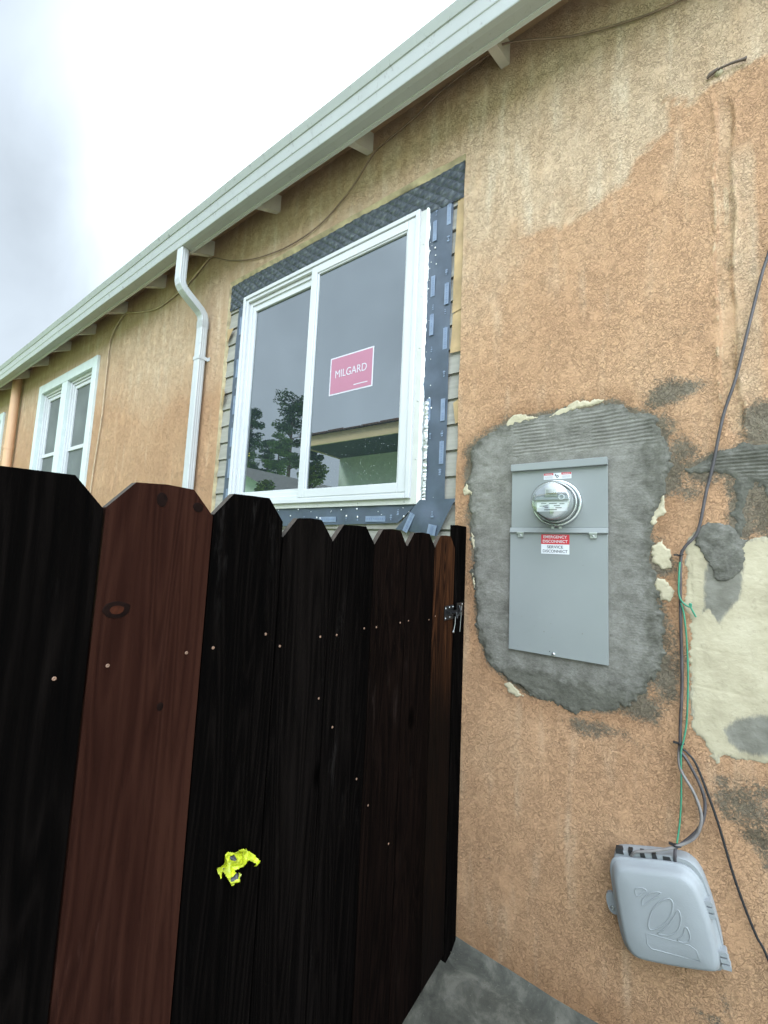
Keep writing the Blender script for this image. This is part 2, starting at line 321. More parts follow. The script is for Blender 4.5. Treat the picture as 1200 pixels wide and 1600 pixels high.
def lathpaper():
    m, t, b = newmat('black_paper_backed_lath')
    tc_ = nd(t, 'ShaderNodeTexCoord'); sx = nd(t, 'ShaderNodeSeparateXYZ'); t.links.new(tc_.outputs['Object'], sx.inputs[0])
    n = noise(t, 8, 3); u = mth(t, 'ADD', mth(t, 'MULTIPLY', sx.outputs[0], 30.0), mth(t, 'MULTIPLY', n, .8)); v = mth(t, 'ADD', mth(t, 'MULTIPLY', sx.outputs[2], 36.0), mth(t, 'MULTIPLY', n, .6))
    p1 = mth(t, 'ABSOLUTE', mth(t, 'SINE', mth(t, 'MULTIPLY', mth(t, 'ADD', u, v), math.pi / 2 * 1.0))); p2 = mth(t, 'ABSOLUTE', mth(t, 'SINE', mth(t, 'MULTIPLY', mth(t, 'SUBTRACT', u, v), math.pi / 2 * 1.0)))
    h = mth(t, 'MINIMUM', p1, p2); line = mr(t, h, .05, .30, 1, 0, True)
    c = ramp(t, noise(t, 30, 4, .7), [(.32, (.030, .038, .050)), (.52, (.060, .072, .085)), (.70, (.13, .145, .15))]); c = mixc(t, mth(t, 'MULTIPLY', line, .55), c, (.025, .03, .038))
    t.links.new(c, b.inputs['Base Color']); b.inputs['Roughness'].default_value = .55
    bump(t, b, mth(t, 'MULTIPLY', h, 1.0), 1.0, .012); return m
MT['paper'] = lathpaper()
def glass(name, ior=2.3, base=(.012, .016, .02)):
    m, t, b = newmat(name); t.links.new(ramp(t, noise(t, 2, 2), [(.3, base), (.7, tuple(x * 1.4 for x in base))]), b.inputs['Base Color'])
    b.inputs['Roughness'].default_value = .0; b.inputs['IOR'].default_value = ior; b.inputs['Specular Tint'].default_value = (.90, .98, 1.0, 1); return m
MT['glass'] = glass('dark_reflective_glass', 3.0)
def clear(name, fac):
    m = bpy.data.materials.new(name); m.use_nodes = True; t = m.node_tree; t.nodes.clear(); o = nd(t, 'ShaderNodeOutputMaterial'); mx = nd(t, 'ShaderNodeMixShader'); a = nd(t, 'ShaderNodeBsdfTransparent'); g = nd(t, 'ShaderNodeBsdfGlossy'); g.inputs['Roughness'].default_value = .02
    fr = nd(t, 'ShaderNodeLayerWeight'); fr.inputs[0].default_value = .35; f = mth(t, 'MULTIPLY_ADD', fr.outputs['Facing'], .3, fac)
    a.inputs[0].default_value = (.9, .93, .92, 1); t.links.new(f, mx.inputs[0]); t.links.new(a.outputs[0], mx.inputs[1]); t.links.new(g.outputs[0], mx.inputs[2]); t.links.new(mx.outputs[0], o.inputs[0]); return m
MT['clear'] = clear('clear_window_glass', .12); MT['domeglass'] = clear('clear_meter_glass', .16)
MT['drop'] = simple('water_bead', (.20, .22, .22), .15, .1, 10)
def concrete():
    m, t, b = newmat('old_concrete'); n = noise(t, 7, 7, .7, .5); c = ramp(t, n, [(.36, (.022, .022, .017)), (.5, (.046, .046, .036)), (.62, (.095, .091, .074))])
    sp = mr(t, noise(t, 90, 3, .6), .64, .74, 0, .35, True); c = mixc(t, sp, c, (.17, .165, .14)); dk = mr(t, noise(t, 14, 5, .7, .8), .55, .72, 0, .7, True); c = mixc(t, dk, c, (.055, .055, .047))
    t.links.new(c, b.inputs['Base Color']); b.inputs['Roughness'].default_value = .75; bump(t, b, noise(t, 70, 4, .7), .5, .004); return m
MT['concrete'] = concrete()
MT['paleslab'] = simple('pale_bounce_slab', (.55, .54, .51), .85, .12, 3, bmp=.3)
MT['soil'] = simple('bare_soil', (.12, .095, .06), .95, .35, 6, bmp=.6)
MT['grass'] = simple('hillside_grass', (.20, .30, .07), .95, .35, .8)
MT['mint'] = simple('mint_stucco', (.74, .90, .86), .8, .08, 10, bmp=.35, bscale=60)
MT['cream'] = simple('cream_fascia_board', (.72, .60, .36), .6, .10, 6, sc=(.3, 1, 3))
MT['darksoffit'] = simple('dark_green_soffit', (.045, .065, .055), .8, .2, 10)
def shingle(name, c1, c2):
    m, t, b = newmat(name); tc_ = nd(t, 'ShaderNodeTexCoord'); br = nd(t, 'ShaderNodeTexBrick'); br.inputs['Scale'].default_value = 3
    br.inputs['Color1'].default_value = (*c1, 1); br.inputs['Color2'].default_value = (*c2, 1); br.inputs['Mortar'].default_value = (c1[0] * .4, c1[1] * .4, c1[2] * .4, 1)
    mp_ = nd(t, 'ShaderNodeMapping'); mp_.inputs['Rotation'].default_value = (0, 0, math.radians(90)); t.links.new(tc_.outputs['Object'], mp_.inputs[0]); t.links.new(mp_.outputs[0], br.inputs[0]); t.links.new(br.outputs[0], b.inputs['Base Color']); b.inputs['Roughness'].default_value = .9; return m
MT['shingle'] = shingle('asphalt_shingles', (.07, .07, .062), (.11, .107, .095)); MT['shingle2'] = shingle('brown_shingles', (.10, .06, .045), (.14, .08, .06))
MT['bark'] = simple('tree_bark', (.09, .065, .045), .9, .3, 12)
MT['leafdark'] = simple('dark_foliage', (.070, .105, .055), .7, .5, 1.5)
MT['leafmid'] = simple('mid_green_foliage', (.11, .17, .05), .6, .5, 3)
MT['leafbright'] = simple('bright_green_foliage', (.16, .22, .035), .6, .4, 4)
MT['lemon'] = simple('ripe_lemon', (.80, .62, .03), .45, .1, 10)
MT['yellow'] = simple('fluorescent_yellow_tape', (.34, .39, .010), .45, .35, 60)
MT['blind'] = simple('pale_window_blind', (.42, .48, .44), .6, .08, 20)
MT['roomdark'] = simple('dim_room', (.10, .11, .11), .8, .2, 3)
MT['latch'] = simple('black_iron_latch', (.015, .015, .016), .35, .3, 40, metal=.4)
MT['rust'] = simple('dull_iron_stub', (.12, .09, .075), .7, .3, 60, metal=.3)

# ------------------------------------------------------------------ ground
g = MB(); n = 24
for i in range(n):                                   # ground sheet, rising into a hillside on the neighbour's side
    pass
xs = np.concatenate([np.linspace(-140, -20, 13), np.linspace(-16, 16, 9), np.linspace(24, 120, 9)]); ys = np.concatenate([np.linspace(-150, -16, 28), np.linspace(-14, 10, 13), np.linspace(16, 120, 9)])
vs = []; 
for y in ys:
    for x in xs:
        hz = 0.0
        if y < -12: hz = min(1, (-12 - y) / 34) ** 1.2 * 15 * (0.8 + .25 * math.sin(x * .07 + 1)) * max(0, min(1, (-x - 2) / 14))
        vs.append((x, y, -.05 + hz))
W_ = len(xs); g.add(vs, [(j * W_ + i, j * W_ + i + 1, (j + 1) * W_ + i + 1, (j + 1) * W_ + i) for j in range(len(ys) - 1) for i in range(W_ - 1)], 0, True)
tag(g.build('ground', MT['grass']), kind='structure')
c_ = MB(); nx, ny = 60, 60
X, Y = np.meshgrid(np.linspace(-.9, 4, 100), np.linspace(-3.3, -.0, 70))
Z = (fbm(X, Y, 4, 5, 2) - .5) * .018 + .004
Z += .030 * sstep(-.055, .0, Y + .02 * (fbm(X, Y, 9, 3, 5) - .5)) * (fbm(X, Y, 16, 4, 8) > .25)
Z[0, :] = Z[0, :]; A = np.stack([X, Y, Z], -1).reshape(-1, 3)
c_.add(A.tolist(), [(j * 100 + i, j * 100 + i + 1, (j + 1) * 100 + i + 1, (j + 1) * 100 + i) for j in range(69) for i in range(99)], 0, True)
c_.box((-12, -3.3, -.04), (-.9, 0, .0))
tag(c_.build('path', MT['concrete']), kind='structure')
d_ = MB(); d_.box((-.7, -8.2, -.02), (12, -1.25, .022)); tag(d_.build('bounce_slab', MT['paleslab']), kind='structure')  # unseen pale slab added to bounce light onto the lower wall

# ------------------------------------------------------------------ house
house = thing('house', 'peach stucco house with grey service panel, new window and pale gutter under open rafters', 'house', (0, 0, 0))
WT = 2.75                                           # wall top (relative)
OP = (-2.80, -.838, -.12, 2.02)                     # hole cut in the stucco round the new window
W2 = (-6.93, -5.28, .35, 1.90)
W3 = (-9.9, -8.80, 1.20, 1.82)
def droop(x): return -.013 * max(0, -2.5 - x)       # the old eave sags towards the back
gx = np.unique(np.round(np.concatenate([np.arange(-14, -2.81, .07), np.arange(-2.80, -.838, .05), np.arange(-.838, .10, .010), np.arange(.10, .215, .004), np.arange(.215, 1.0, .012), np.arange(1.0, 4.5, .1), [OP[0], OP[1], W2[0], W2[1], W3[0], W3[1]]]), 4))
gz = np.unique(np.round(np.concatenate([np.arange(-1.62, WT, .0125), [OP[2], OP[3], W2[2], W2[3], W3[2], W3[3], WT]]), 4))
X, Z = np.meshgrid(gx, gz)
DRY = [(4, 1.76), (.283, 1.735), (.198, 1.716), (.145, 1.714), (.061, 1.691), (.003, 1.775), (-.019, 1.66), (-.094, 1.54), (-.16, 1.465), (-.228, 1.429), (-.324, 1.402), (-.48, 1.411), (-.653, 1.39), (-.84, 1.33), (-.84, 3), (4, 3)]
TPATCH = [(.035, .330), (.062, .350), (.10, .375), (.155, .388), (.178, .405), (.22, .395), (.30, .40), (.34, .30), (.32, .20), (.24, .215), (.205, .27), (.19, .235), (.178, .16), (.172, .10), (.15, .10), (.148, .20), (.145, .29), (.13, .306), (.10, .318), (.07, .312)]
PATCH = [(-.771, .494), (-.667, .56), (-.581, .595), (-.421, .61), (-.30, .60), (-.188, .607), (-.056, .533), (-.020, .409), (-.030, .251), (-.066, .184), (-.085, .02), (-.074, -.041), (-.04, -.146), (-.044, -.32), (-.09, -.43), (-.118, -.49), (-.322, -.567), (-.46, -.55), (-.563, -.515), (-.66, -.45), (-.71, -.34), (-.735, -.197), (-.755, .05), (-.76, .2), (-.785, .33)]
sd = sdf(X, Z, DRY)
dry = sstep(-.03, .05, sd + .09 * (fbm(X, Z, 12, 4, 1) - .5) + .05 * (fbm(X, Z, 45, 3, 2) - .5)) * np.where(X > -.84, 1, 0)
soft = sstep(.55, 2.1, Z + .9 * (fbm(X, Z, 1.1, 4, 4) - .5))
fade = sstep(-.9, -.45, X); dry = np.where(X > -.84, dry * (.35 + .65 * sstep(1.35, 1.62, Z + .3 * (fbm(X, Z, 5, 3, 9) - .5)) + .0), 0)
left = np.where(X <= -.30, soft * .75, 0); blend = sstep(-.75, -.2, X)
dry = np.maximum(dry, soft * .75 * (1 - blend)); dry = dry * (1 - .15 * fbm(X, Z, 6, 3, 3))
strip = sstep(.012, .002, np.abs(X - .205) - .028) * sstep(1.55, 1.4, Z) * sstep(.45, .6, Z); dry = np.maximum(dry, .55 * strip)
pd_ = sdf(X, Z, PATCH)
damp_shade = sstep(-.13, -.0, pd_) * .8
damp_shade = np.maximum(damp_shade, sstep(-1.35, -1.6, Z + .12 * (fbm(X, Z, 6, 4, 12) - .5)) * .9)
damp_shade = np.maximum(damp_shade, sstep(2.18, 2.5, Z) * .45)  # eave shade painted along the wall top
def blob(cx, cz, rx, rz, a=1.0): return a * np.clip(1.15 - np.hypot((X - cx) / rx, (Z - cz) / rz), 0, 1)
wet = np.zeros_like(X)
for q in [(-.02, .60, .12, .07, .95), (.02, .40, .10, .10, .85), (.03, .25, .07, .08, .8), (-.05, .48, .08, .1, .9), (-.06, .0, .09, .28, .75), (-.06, -.34, .10, .19, 1.0), (-.11, -.50, .12, .08, .95), (-.28, -.60, .2, .05, .85), (-.55, -.56, .12, .04, .7), (-.77, .45, .05, .10, .75),
          (-.735, -.1, .04, .25, .55), (-.775, .2, .035, .2, .5), (.235, .46, .12, .12, 1.2), (.27, .28, .14, .14, 1.2), (.24, .17, .13, .14, 1.1), (.02, .62, .10, .06, 1.), (-.01, .33, .06, .16, 1.0), (.08, .31, .10, .07, .8), (.17, -.70, .13, .10, .9), (.21, -.83, .10, .10, 1.0), (.10, -.66, .05, .03, .8), (.10, -.74, .03, .05, .8), (.30, -.2, .08, .6, .7), (.135, .25, .03, .12, .6),
          (.05, -1.36, .09, .035, .7), (.09, -1.3, .03, .06, .75)]: wet = np.maximum(wet, blob(*q))
pt_ = sdf(X, Z, TPATCH); wet = np.maximum(wet, 1.0 * np.exp(-np.clip(-pt_ - .004, 0, 9) / .022) * (.25 + 1.3 * fbm(X, Z, 8, 3, 78)))
ring = .95 * np.exp(-np.clip(-pd_, 0, 9) / .020) * (.35 + 1.1 * fbm(X, Z, 9, 3, 77)); wet = np.maximum(wet, ring * (ring > .05))
wet = np.where(wet > 0, wet + 1.3 * (fbm(X, Z * 1.3, 11, 5, 71) - .47), 0); wet = np.clip(wet, 0, 1.1)
# traces of a removed conduit: a shallow filled channel with ragged lips
cx = .155 + .006 * np.sin(Z * 5) + .004 * np.sin(Z * 17); dx = X - cx + .008 * (fbm(X, Z, 22, 3, 6) - .5)
inz = sstep(.40, .46, Z) * sstep(1.72, 1.62, Z)
chan = sstep(.024, .016, np.abs(dx)) * inz
lip = np.exp(-((np.abs(dx) - .028) / .008) ** 2) * inz * sstep(.35, .62, fbm(X, Z, 26, 4, 11)) 
relief = -.005 * chan + .0065 * lip
relief += .0022 * (fbm(X, Z, 26, 4, 15) - .5) * np.where(X > -.83, 1, 0)
edge = sstep(.0, .02, X - OP[1]); relief = relief * edge
scar = np.clip(.52 * chan + .75 * lip * (fbm(X, Z, 9, 3, 21) > .42), 0, 1); creamy = sstep(.008, .004, np.abs(dx - .004)) * sstep(1.34, 1.31, Z) * sstep(1.17, 1.20, Z)
scar = np.maximum(scar, creamy)
hole = lambda r: lambda x, z: (x > r[0] + 1e-6) & (x < r[1] - 1e-6) & (z > r[2] + 1e-6) & (z < r[3] - 1e-6)
xc = (gx[:-1] + gx[1:]) / 2; zc = (gz[:-1] + gz[1:]) / 2; XC, ZC = np.meshgrid(xc, zc)
keep = ~(hole(OP)(XC, ZC) | hole(W2)(XC, ZC) | hole(W3)(XC, ZC))
jj, ii = np.nonzero(keep); Wn = len(gx)
faces = np.stack([jj * Wn + ii, jj * Wn + ii + 1, (jj + 1) * Wn + ii + 1, (jj + 1) * Wn + ii], -1)
used = np.unique(faces); remap = np.full(X.size, -1); remap[used] = np.arange(len(used)); faces = remap[faces]
# ragged edge of the cut stucco
rx = X.copy(); rz = Z.copy(); on = lambda a, b: np.abs(a - b) < 1e-4
inzr = (Z > OP[2] - .01) & (Z < OP[3] + .01); inxr = (X > OP[0] - .01) & (X < OP[1] + .01)
rx += np.where(on(X, OP[0]) & inzr, .012 * (fbm(X, Z, 8, 3, 31) - .5), 0) + np.where(on(X, OP[1]) & inzr, .008 * (fbm(X, Z, 7, 3, 33) - .5), 0)
rz += np.where(on(Z, OP[3]) & inxr, .018 * (fbm(X, Z, 6, 4, 35) - .5), 0)
V = np.stack([rx, -relief, rz + H], -1).reshape(-1, 3)[used]
me = bpy.data.meshes.new('stucco_wall'); me.from_pydata(V.tolist(), [], faces.tolist())
for nm, arr in (('dry', dry), ('wet', wet), ('damp_shade', damp_shade), ('scar', scar)):
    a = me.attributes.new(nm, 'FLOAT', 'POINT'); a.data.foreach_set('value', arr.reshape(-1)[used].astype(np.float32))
me.polygons.foreach_set('use_smooth', [True] * len(faces))
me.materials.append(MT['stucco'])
sw = bpy.data.objects.new('stucco_wall', me); COL.objects.link(sw); sw.parent = house
# thickness of the stucco round the cut, end walls
e = MB()
def jag(v, s): return (float(fbm(np.array([v]), np.array([s]), 8, 3, 31)[0]) - .5)
zz = gz[(gz >= OP[2] - 1e-6) & (gz <= OP[3] + 1e-6)]; xx = gx[(gx >= OP[0] - 1e-6) & (gx <= OP[1] + 1e-6)]
for side, sgn, amp, sd_ in ((OP[0], 1, .012, 31), (OP[1], 1, .008, 33)):
    fs = fbm(np.full_like(zz, side), zz, 8 if sd_ == 31 else 7, 3, sd_) - .5; vv = []
    for z_, f_ in zip(zz, fs): vv += [P(side + amp * f_, 0, z_), P(side + (.010 if side == OP[0] else -.002) + amp * f_ * .6, -.024, z_)]
    e.add(vv, [(2 * i, 2 * i + 2, 2 * i + 3, 2 * i + 1) for i in range(len(zz) - 1)], 0, True)
fs = fbm(xx, np.full_like(xx, OP[3]), 6, 4, 35) - .5; vv = []
for x_, f_ in zip(xx, fs): vv += [P(x_, 0, OP[3] + .018 * f_), P(x_, -.010, OP[3] - .014 - .012 * f_), P(x_, -.016, OP[3] - .028 + .016 * math.sin(x_ * 9) * .4)]
e.add(vv, [(3 * i, 3 * i + 3, 3 * i + 4, 3 * i + 1) for i in range(len(xx) - 1)] + [(3 * i + 1, 3 * i + 4, 3 * i + 5, 3 * i + 2) for i in range(len(xx) - 1)], 0, True)
e.build('cut_stucco_edge', MT['lath'], house)
s = MB()                                             # clapboards behind the stucco
z0 = .876 - .127 * 9
for k in range(20):
    a = z0 + k * .127; 
    for xa, xb in (((-2.86, -2.56), (-1.12, -.78)) if (a < 1.80 and a + .127 > .30) else ((-2.86, -.78),)):
        s.prism([P(xa, -.034, a + .006), P(xa, -.019, a + .006), P(xa, -.028, a + .127 - .004), P(xa, -.034, a + .127 - .004)], Vector((xb - xa, 0, 0)))
s.wbox(-2.86, -2.56, -.0345, -.060, -.4, 2.3); s.wbox(-1.12, -.78, -.0345, -.060, -.4, 2.3); s.wbox(-2.5598, -1.1202, -.0345, -.060, -.4, .30); s.wbox(-2.5598, -1.1202, -.0345, -.060, 1.79, 2.3)
s.build('clapboard_siding', MT['siding'], house)
w = MB(); w.box((-14, .06, 0), (-2.9, .16, 4.3)); w.box((-.75, .03, 0), (4.5, .13, 4.3)); w.box((-2.9, .065, 0), (-.75, .16, 4.3)); w.box((4.4, .13, 0), (4.5, 8, 4.3)); w.box((-14, .16, 0), (-13.9, 8, 4.3)); w.box((-14, 8, 0), (4.5, 8.1, 4.3))
w2_ = w.build('back_wall', MT['roomdark'], house)
# building paper with lath above the window
pp = MB(); NX, NZ = 460, 50; Xp, Zp = np.meshgrid(np.linspace(-2.79, -.845, NX), np.linspace(0, 1, NZ))
zb = 1.795 + .008 * np.sin(Xp * 3) ; zt = 1.992 + .004 * np.sin(Xp * 7); Zq = zb + (zt - zb) * Zp
di = np.minimum(np.abs(np.sin((Xp * 30 + Zq * 36) * math.pi / 2)), np.abs(np.sin((Xp * 30 - Zq * 36) * math.pi / 2)))
Oq = -.013 + .005 * di + .004 * (fbm(Xp, Zq, 9, 3, 2) - .5)
pp.add(np.stack([Xp, -Oq, Zq + H], -1).reshape(-1, 3).tolist(), [(j * NX + i, j * NX + i + 1, (j + 1) * NX + i + 1, (j + 1) * NX + i) for j in range(NZ - 1) for i in range(NX - 1)], 0, True)
pp.build('building_paper', MT['paper'], house)
# flashing tape strips with printed labels
def strip(name, poly, o, wav=.002, nu=10, nv=40):
    """poly = 4 corners bl, br, tr, tl (x,z); curved sheet with thickness"""
    m = MB(); bl, br, tr, tl = [Vector(p) for p in poly]; vs = []
    for j in range(nv + 1):
        for i in range(nu + 1):
            u, v_ = i / nu, j / nv; q = (bl * (1 - u) + br * u) * (1 - v_) + (tl * (1 - u) + tr * u) * v_
            vs.append(P(q.x, o + wav * math.sin(q.x * 31 + q.y * 11) + wav * .8 * math.sin(q.y * 37 + 2), q.y))
    m.add(vs, [(j * (nu + 1) + i, j * (nu + 1) + i + 1, (j + 1) * (nu + 1) + i + 1, (j + 1) * (nu + 1) + i) for j in range(nv) for i in range(nu)], 0, True)
    return m
def printing(m, cx, cz, w, h, o, rot=0):
    ca, sa = math.cos(rot), math.sin(rot)
    def q(u, v_, oo): return P(cx + u * ca - v_ * sa, oo, cz + u * sa + v_ * ca)
    m.add([q(-w / 2, -h / 2, o), q(w / 2, -h / 2, o), q(w / 2, h / 2, o), q(-w / 2, h / 2, o)], [(0, 1, 2, 3)], 1)
    L = max(w, h); nl = 9; sh = min(w, h)
    for k in range(nl):
        a = -L / 2 + L * (k + .6) / nl; ww = L / nl * .55; hh = sh * random.uniform(.3, .45)
        if random.random() < .12: continue
        if w > h: c4 = [(a, -hh / 2), (a + ww, -hh / 2), (a + ww, hh / 2), (a, hh / 2)]
        else: c4 = [(-hh / 2, a), (hh / 2, a), (hh / 2, a + ww), (-hh / 2, a + ww)]
        m.add([q(u, v_, o + .0006) for u, v_ in c4], [(0, 1, 2, 3)], 2)
        u, v_ = c4[0]; m.add([q(u + .001, v_ + .001, o + .001), q(u + .004, v_ + .001, o + .001), q(u + .004, v_ + .004, o + .001), q(u + .001, v_ + .004, o + .001)], [(0, 1, 2, 3)], 1)
def mark(m, cx, cz, o):
    for k in range(3):
        a = random.uniform(0, 6.3); r = random.uniform(.004, .009); m.add([P(cx + r * math.cos(a + b_) * random.uniform(.6, 1.3), o, cz + (k - 1) * .011 + r * .7 * math.sin(a + b_)) for b_ in (0, 1.6, 3.1, 4.7)][::-1], [(0, 1, 2, 3)], 1)
TM = [MT['tape'], MT['tapeprint'], MT['tapetext']]
m = strip('t', [(-1.09, .22), (-.902, .23), (-.905, 1.80), (-1.06, 1.80)], -.014)
for i, (x_, z_) in enumerate([(-1.005, 1.68), (-.925, 1.735), (-1.005, 1.375), (-.925, 1.30), (-1.005, 1.165), (-.925, 1.07), (-.925, .70), (-1.005, .72), (-.925, .50)]): printing(m, x_, z_ + random.uniform(-.01, .01), .024, .112, -.0095)
for x_, z_ in [(-.925, 1.60), (-.93, 1.42), (-1.0, 1.255), (-.93, 1.21), (-1.0, 1.03), (-.925, .885), (-.925, .585), (-.93, .395), (-1.0, 1.775), (-.99, .58)]: mark(m, x_, z_, -.0095)
m.build('flashing_tape', TM, house)
m = strip('t', [(-2.683, -.05), (-2.56, -.05), (-2.56, 1.81), (-2.683, 1.81)], -.014)
for z_ in (1.63, 1.30, 1.02, .78, .55, .33): printing(m, -2.632, z_, .034, .14, -.0095)
for z_ in (1.77, 1.5, 1.42, 1.16, .91, .66): mark(m, -2.635, z_, -.0095)
m.build('flashing_tape', TM, house)
m = strip('t', [(-2.70, .12), (-1.16, .15), (-1.02, .275), (-2.70, .29)], -.0095, .0022, 60, 8)
for x_ in (-2.2, -1.64, -1.30): printing(m, x_, .172, .13, .030, -.0045)
for x_ in (-1.83, -1.5, -1.42, -1.2): mark(m, x_, .178, -.0045)
m.build('flashing_tape', TM, house)
m = strip('t', [(-1.165, .118), (-.93, .085), (-.838, .262), (-1.03, .262)], .001, .004, 20, 16)
printing(m, -1.085, .150, .030, .10, .0075, -.45); printing(m, -.955, .115, .045, .05, .0075, -.2)
mark(m, -.955, .19, .0075); mark(m, -1.15, .205, .0075)
m.build('flashing_tape', TM, house)
# tan paper strip on the right of the window hole and broken bits at the left
m = strip('t', [(-.893, 1.19), (-.842, 1.20), (-.842, 1.80), (-.880, 1.79)], -.012, .002, 8, 24); m.build('backing_paper', MT['sheath'], house)
m = strip('t', [(-.897, .985), (-.842, .985), (-.842, 1.215), (-.890, 1.185)], -.016, .002, 8, 12); m.build('backing_paper', MT['sheath'], house)
m = strip('t', [(-.858, .625), (-.842, .63), (-.842, .745), (-.872, .73)], -.012, .003, 6, 6); m.build('backing_paper', MT['sheath'], house)
m = MB(); m.add([P(-2.79, -.004, 1.64), P(-2.71, -.002, 1.63), P(-2.755, .003, 1.545), P(-2.79, -.008, 1.54)], [(3, 2, 1, 0)]); m.build('backing_paper', MT['sheath'], house); m = MB(); m.add([P(-2.79, -.004, 1.18), P(-2.74, .004, 1.13), P(-2.765, .001, 1.05), P(-2.79, -.008, 1.02)], [(3, 2, 1, 0)]); m.build('backing_paper', MT['sheath'], house)

# ---- the new sliding window
def frame_ring(m, x0, x1, z0, z1, w, o0, o1, mi=0, wb=None):
    wb = wb or w
    m.wbox(x0, x0 + w, o0, o1, z0, z1, mi); m.wbox(x1 - w, x1, o0, o1, z0, z1, mi)
    m.wbox(x0 + w + .0002, x1 - w - .0002, o0, o1, z1 - w, z1, mi); m.wbox(x0 + w + .0002, x1 - w - .0002, o0, o1, z0, z0 + wb, mi)
fm = MB()
frame_ring(fm, -2.588, -1.085, .272, 1.822, .026, -.03, .016)
frame_ring(fm, -2.562, -1.111, .298, 1.796, .022, -.04, .006)
frame_ring(fm, -2.540, -1.133, .320, 1.774, .030, -.05, -.012)
win = fm.build('sliding_window', MT['vinyl'], house, bevel=.003)
fl = MB(); frame_ring(fl, -2.60, -1.046, .243, 1.815, .045, -.006, -.001); 
for z_ in (1.62, 1.33, 1.05, .77, .47): fl.lathe(P(-1.064, -.0009, z_), (0, -1, 0), [(.0001, .0015), (.004, .001), (.005, 0)], 10, 1)
for x_ in (-2.2, -1.98, -1.72, -1.42, -1.12): fl.lathe(P(x_, -.0009, .258), (0, -1, 0), [(.0001, .0015), (.004, .001), (.005, 0)], 10, 1)
fl.build('nail_flange', [MT['vinyl_shade'], MT['steel']], win)
s1 = MB(); frame_ring(s1, -2.532, -1.86, .318, 1.752, .050, -.045, -.022); s1.build('fixed_sash', MT['vinyl'], win, bevel=.003)
s2 = MB(); frame_ring(s2, -1.888, -1.112, .305, 1.792, .050, -.02, .009); frame_ring(s2, -1.838, -1.160, .340, 1.744, .012, -.02, .003); s2.build('sliding_sash', MT['vinyl'], win, bevel=.003)
p1 = MB(); p1.add([P(-2.49, -.036, .35), P(-1.90, -.036, .35), P(-1.90, -.036, 1.71), P(-2.49, -.036, 1.71)], [(0, 1, 2, 3)]); p1.build('glass_pane', MT['glass'], win)
p2 = MB(); p2.add([P(-1.83, -.008, .345), P(-1.155, -.008, .345), P(-1.155, -.008, 1.735), P(-1.83, -.008, 1.735)], [(0, 1, 2, 3)]); p2.build('glass_pane', MT['glass'], win)
dr = MB()
for k in range(150):
    x_ = random.uniform(-1.80, -1.165); z_ = .36 + .30 * random.random() ** 1.3 * (.6 + .4 * (x_ + 1.8) / .63)
    r = random.choice([.0011, .0014, .0018, .0024]); dr.lathe(P(x_, -.0079, z_), (0, -1, 0), [(r, 0), (r * .8, r * .35), (r * .35, r * .5)], 6)
for k in range(70):
    x_ = random.uniform(-2.46, -1.92); z_ = random.uniform(.36, 1.3); r = random.choice([.0012, .0018]); dr.lathe(P(x_, -.0359, z_), (0, -1, 0), [(r, 0), (r * .8, r * .35), (r * .35, r * .5)], 6)
tag(dr.build('water_drops', MT['drop'], win), kind='stuff')
# messy sealant bead and splatter at the right of the flange
ck = MB(); rr = random.Random(4); zs = np.linspace(.24, 1.82, 150); vv = []
for i, z_ in enumerate(zs):
    j = (float(fbm(np.array([z_]), np.array([.3]), 45, 3, 5)[0]) - .5); low = max(0, 1 - z_ / .9)
    vv += [P(-1.052, -.0009, z_), P(-1.046, .0015, z_), P(-1.040 + .010 * j + .004 * low, -.002, z_), P(-1.037 + .014 * j + .006 * low, -.0125, z_)]
ck.add(vv, [(4 * i + a, 4 * i + a + 1, 4 * i + a + 5, 4 * i + a + 4) for i in range(149) for a in range(3)], 0, True)
ck.build('sealant', MT['caulk'], win); ck = MB()
for k in range(46):
    t_ = rr.random() ** 2.4; z_ = .235 + 1.5 * t_; x_ = -1.034 + abs(rr.gauss(0, .012 + .02 * (1 - t_))); r = rr.uniform(.001, .005)
    if x_ > -.91: continue
    ck.lathe(P(x_, -.012, z_), (0, -1, 0), [(r * rr.uniform(.7, 1.3), 0), (r * .7, r * .5), (r * .1, r * .6)], 7)
for k in range(26): ck.lathe(P(rr.uniform(-2.4, -.95), rr.uniform(-.004, -.001), rr.uniform(.16, .235)), (0, -1, 0), [(rr.uniform(.002, .006), 0), (.002, .003)], 7)
tag(ck.build('sealant_splatter', MT['caulk'], win), kind='stuff')
foil = MB(); vv = []
for i in range(60):
    z_ = .26 + i * .0085; vv += [P(-1.032, -.010, z_), P(-1.018 + rr.uniform(-.004, .004), -.004 + rr.uniform(-.004, .004), z_), P(-1.004, -.010 + rr.uniform(-.001, .002), z_)]
foil.add(vv, [(3 * i + a, 3 * i + a + 1, 3 * i + a + 4, 3 * i + a + 3) for i in range(59) for a in range(2)]); foil.build('foil_tape', MT['steel'], win)

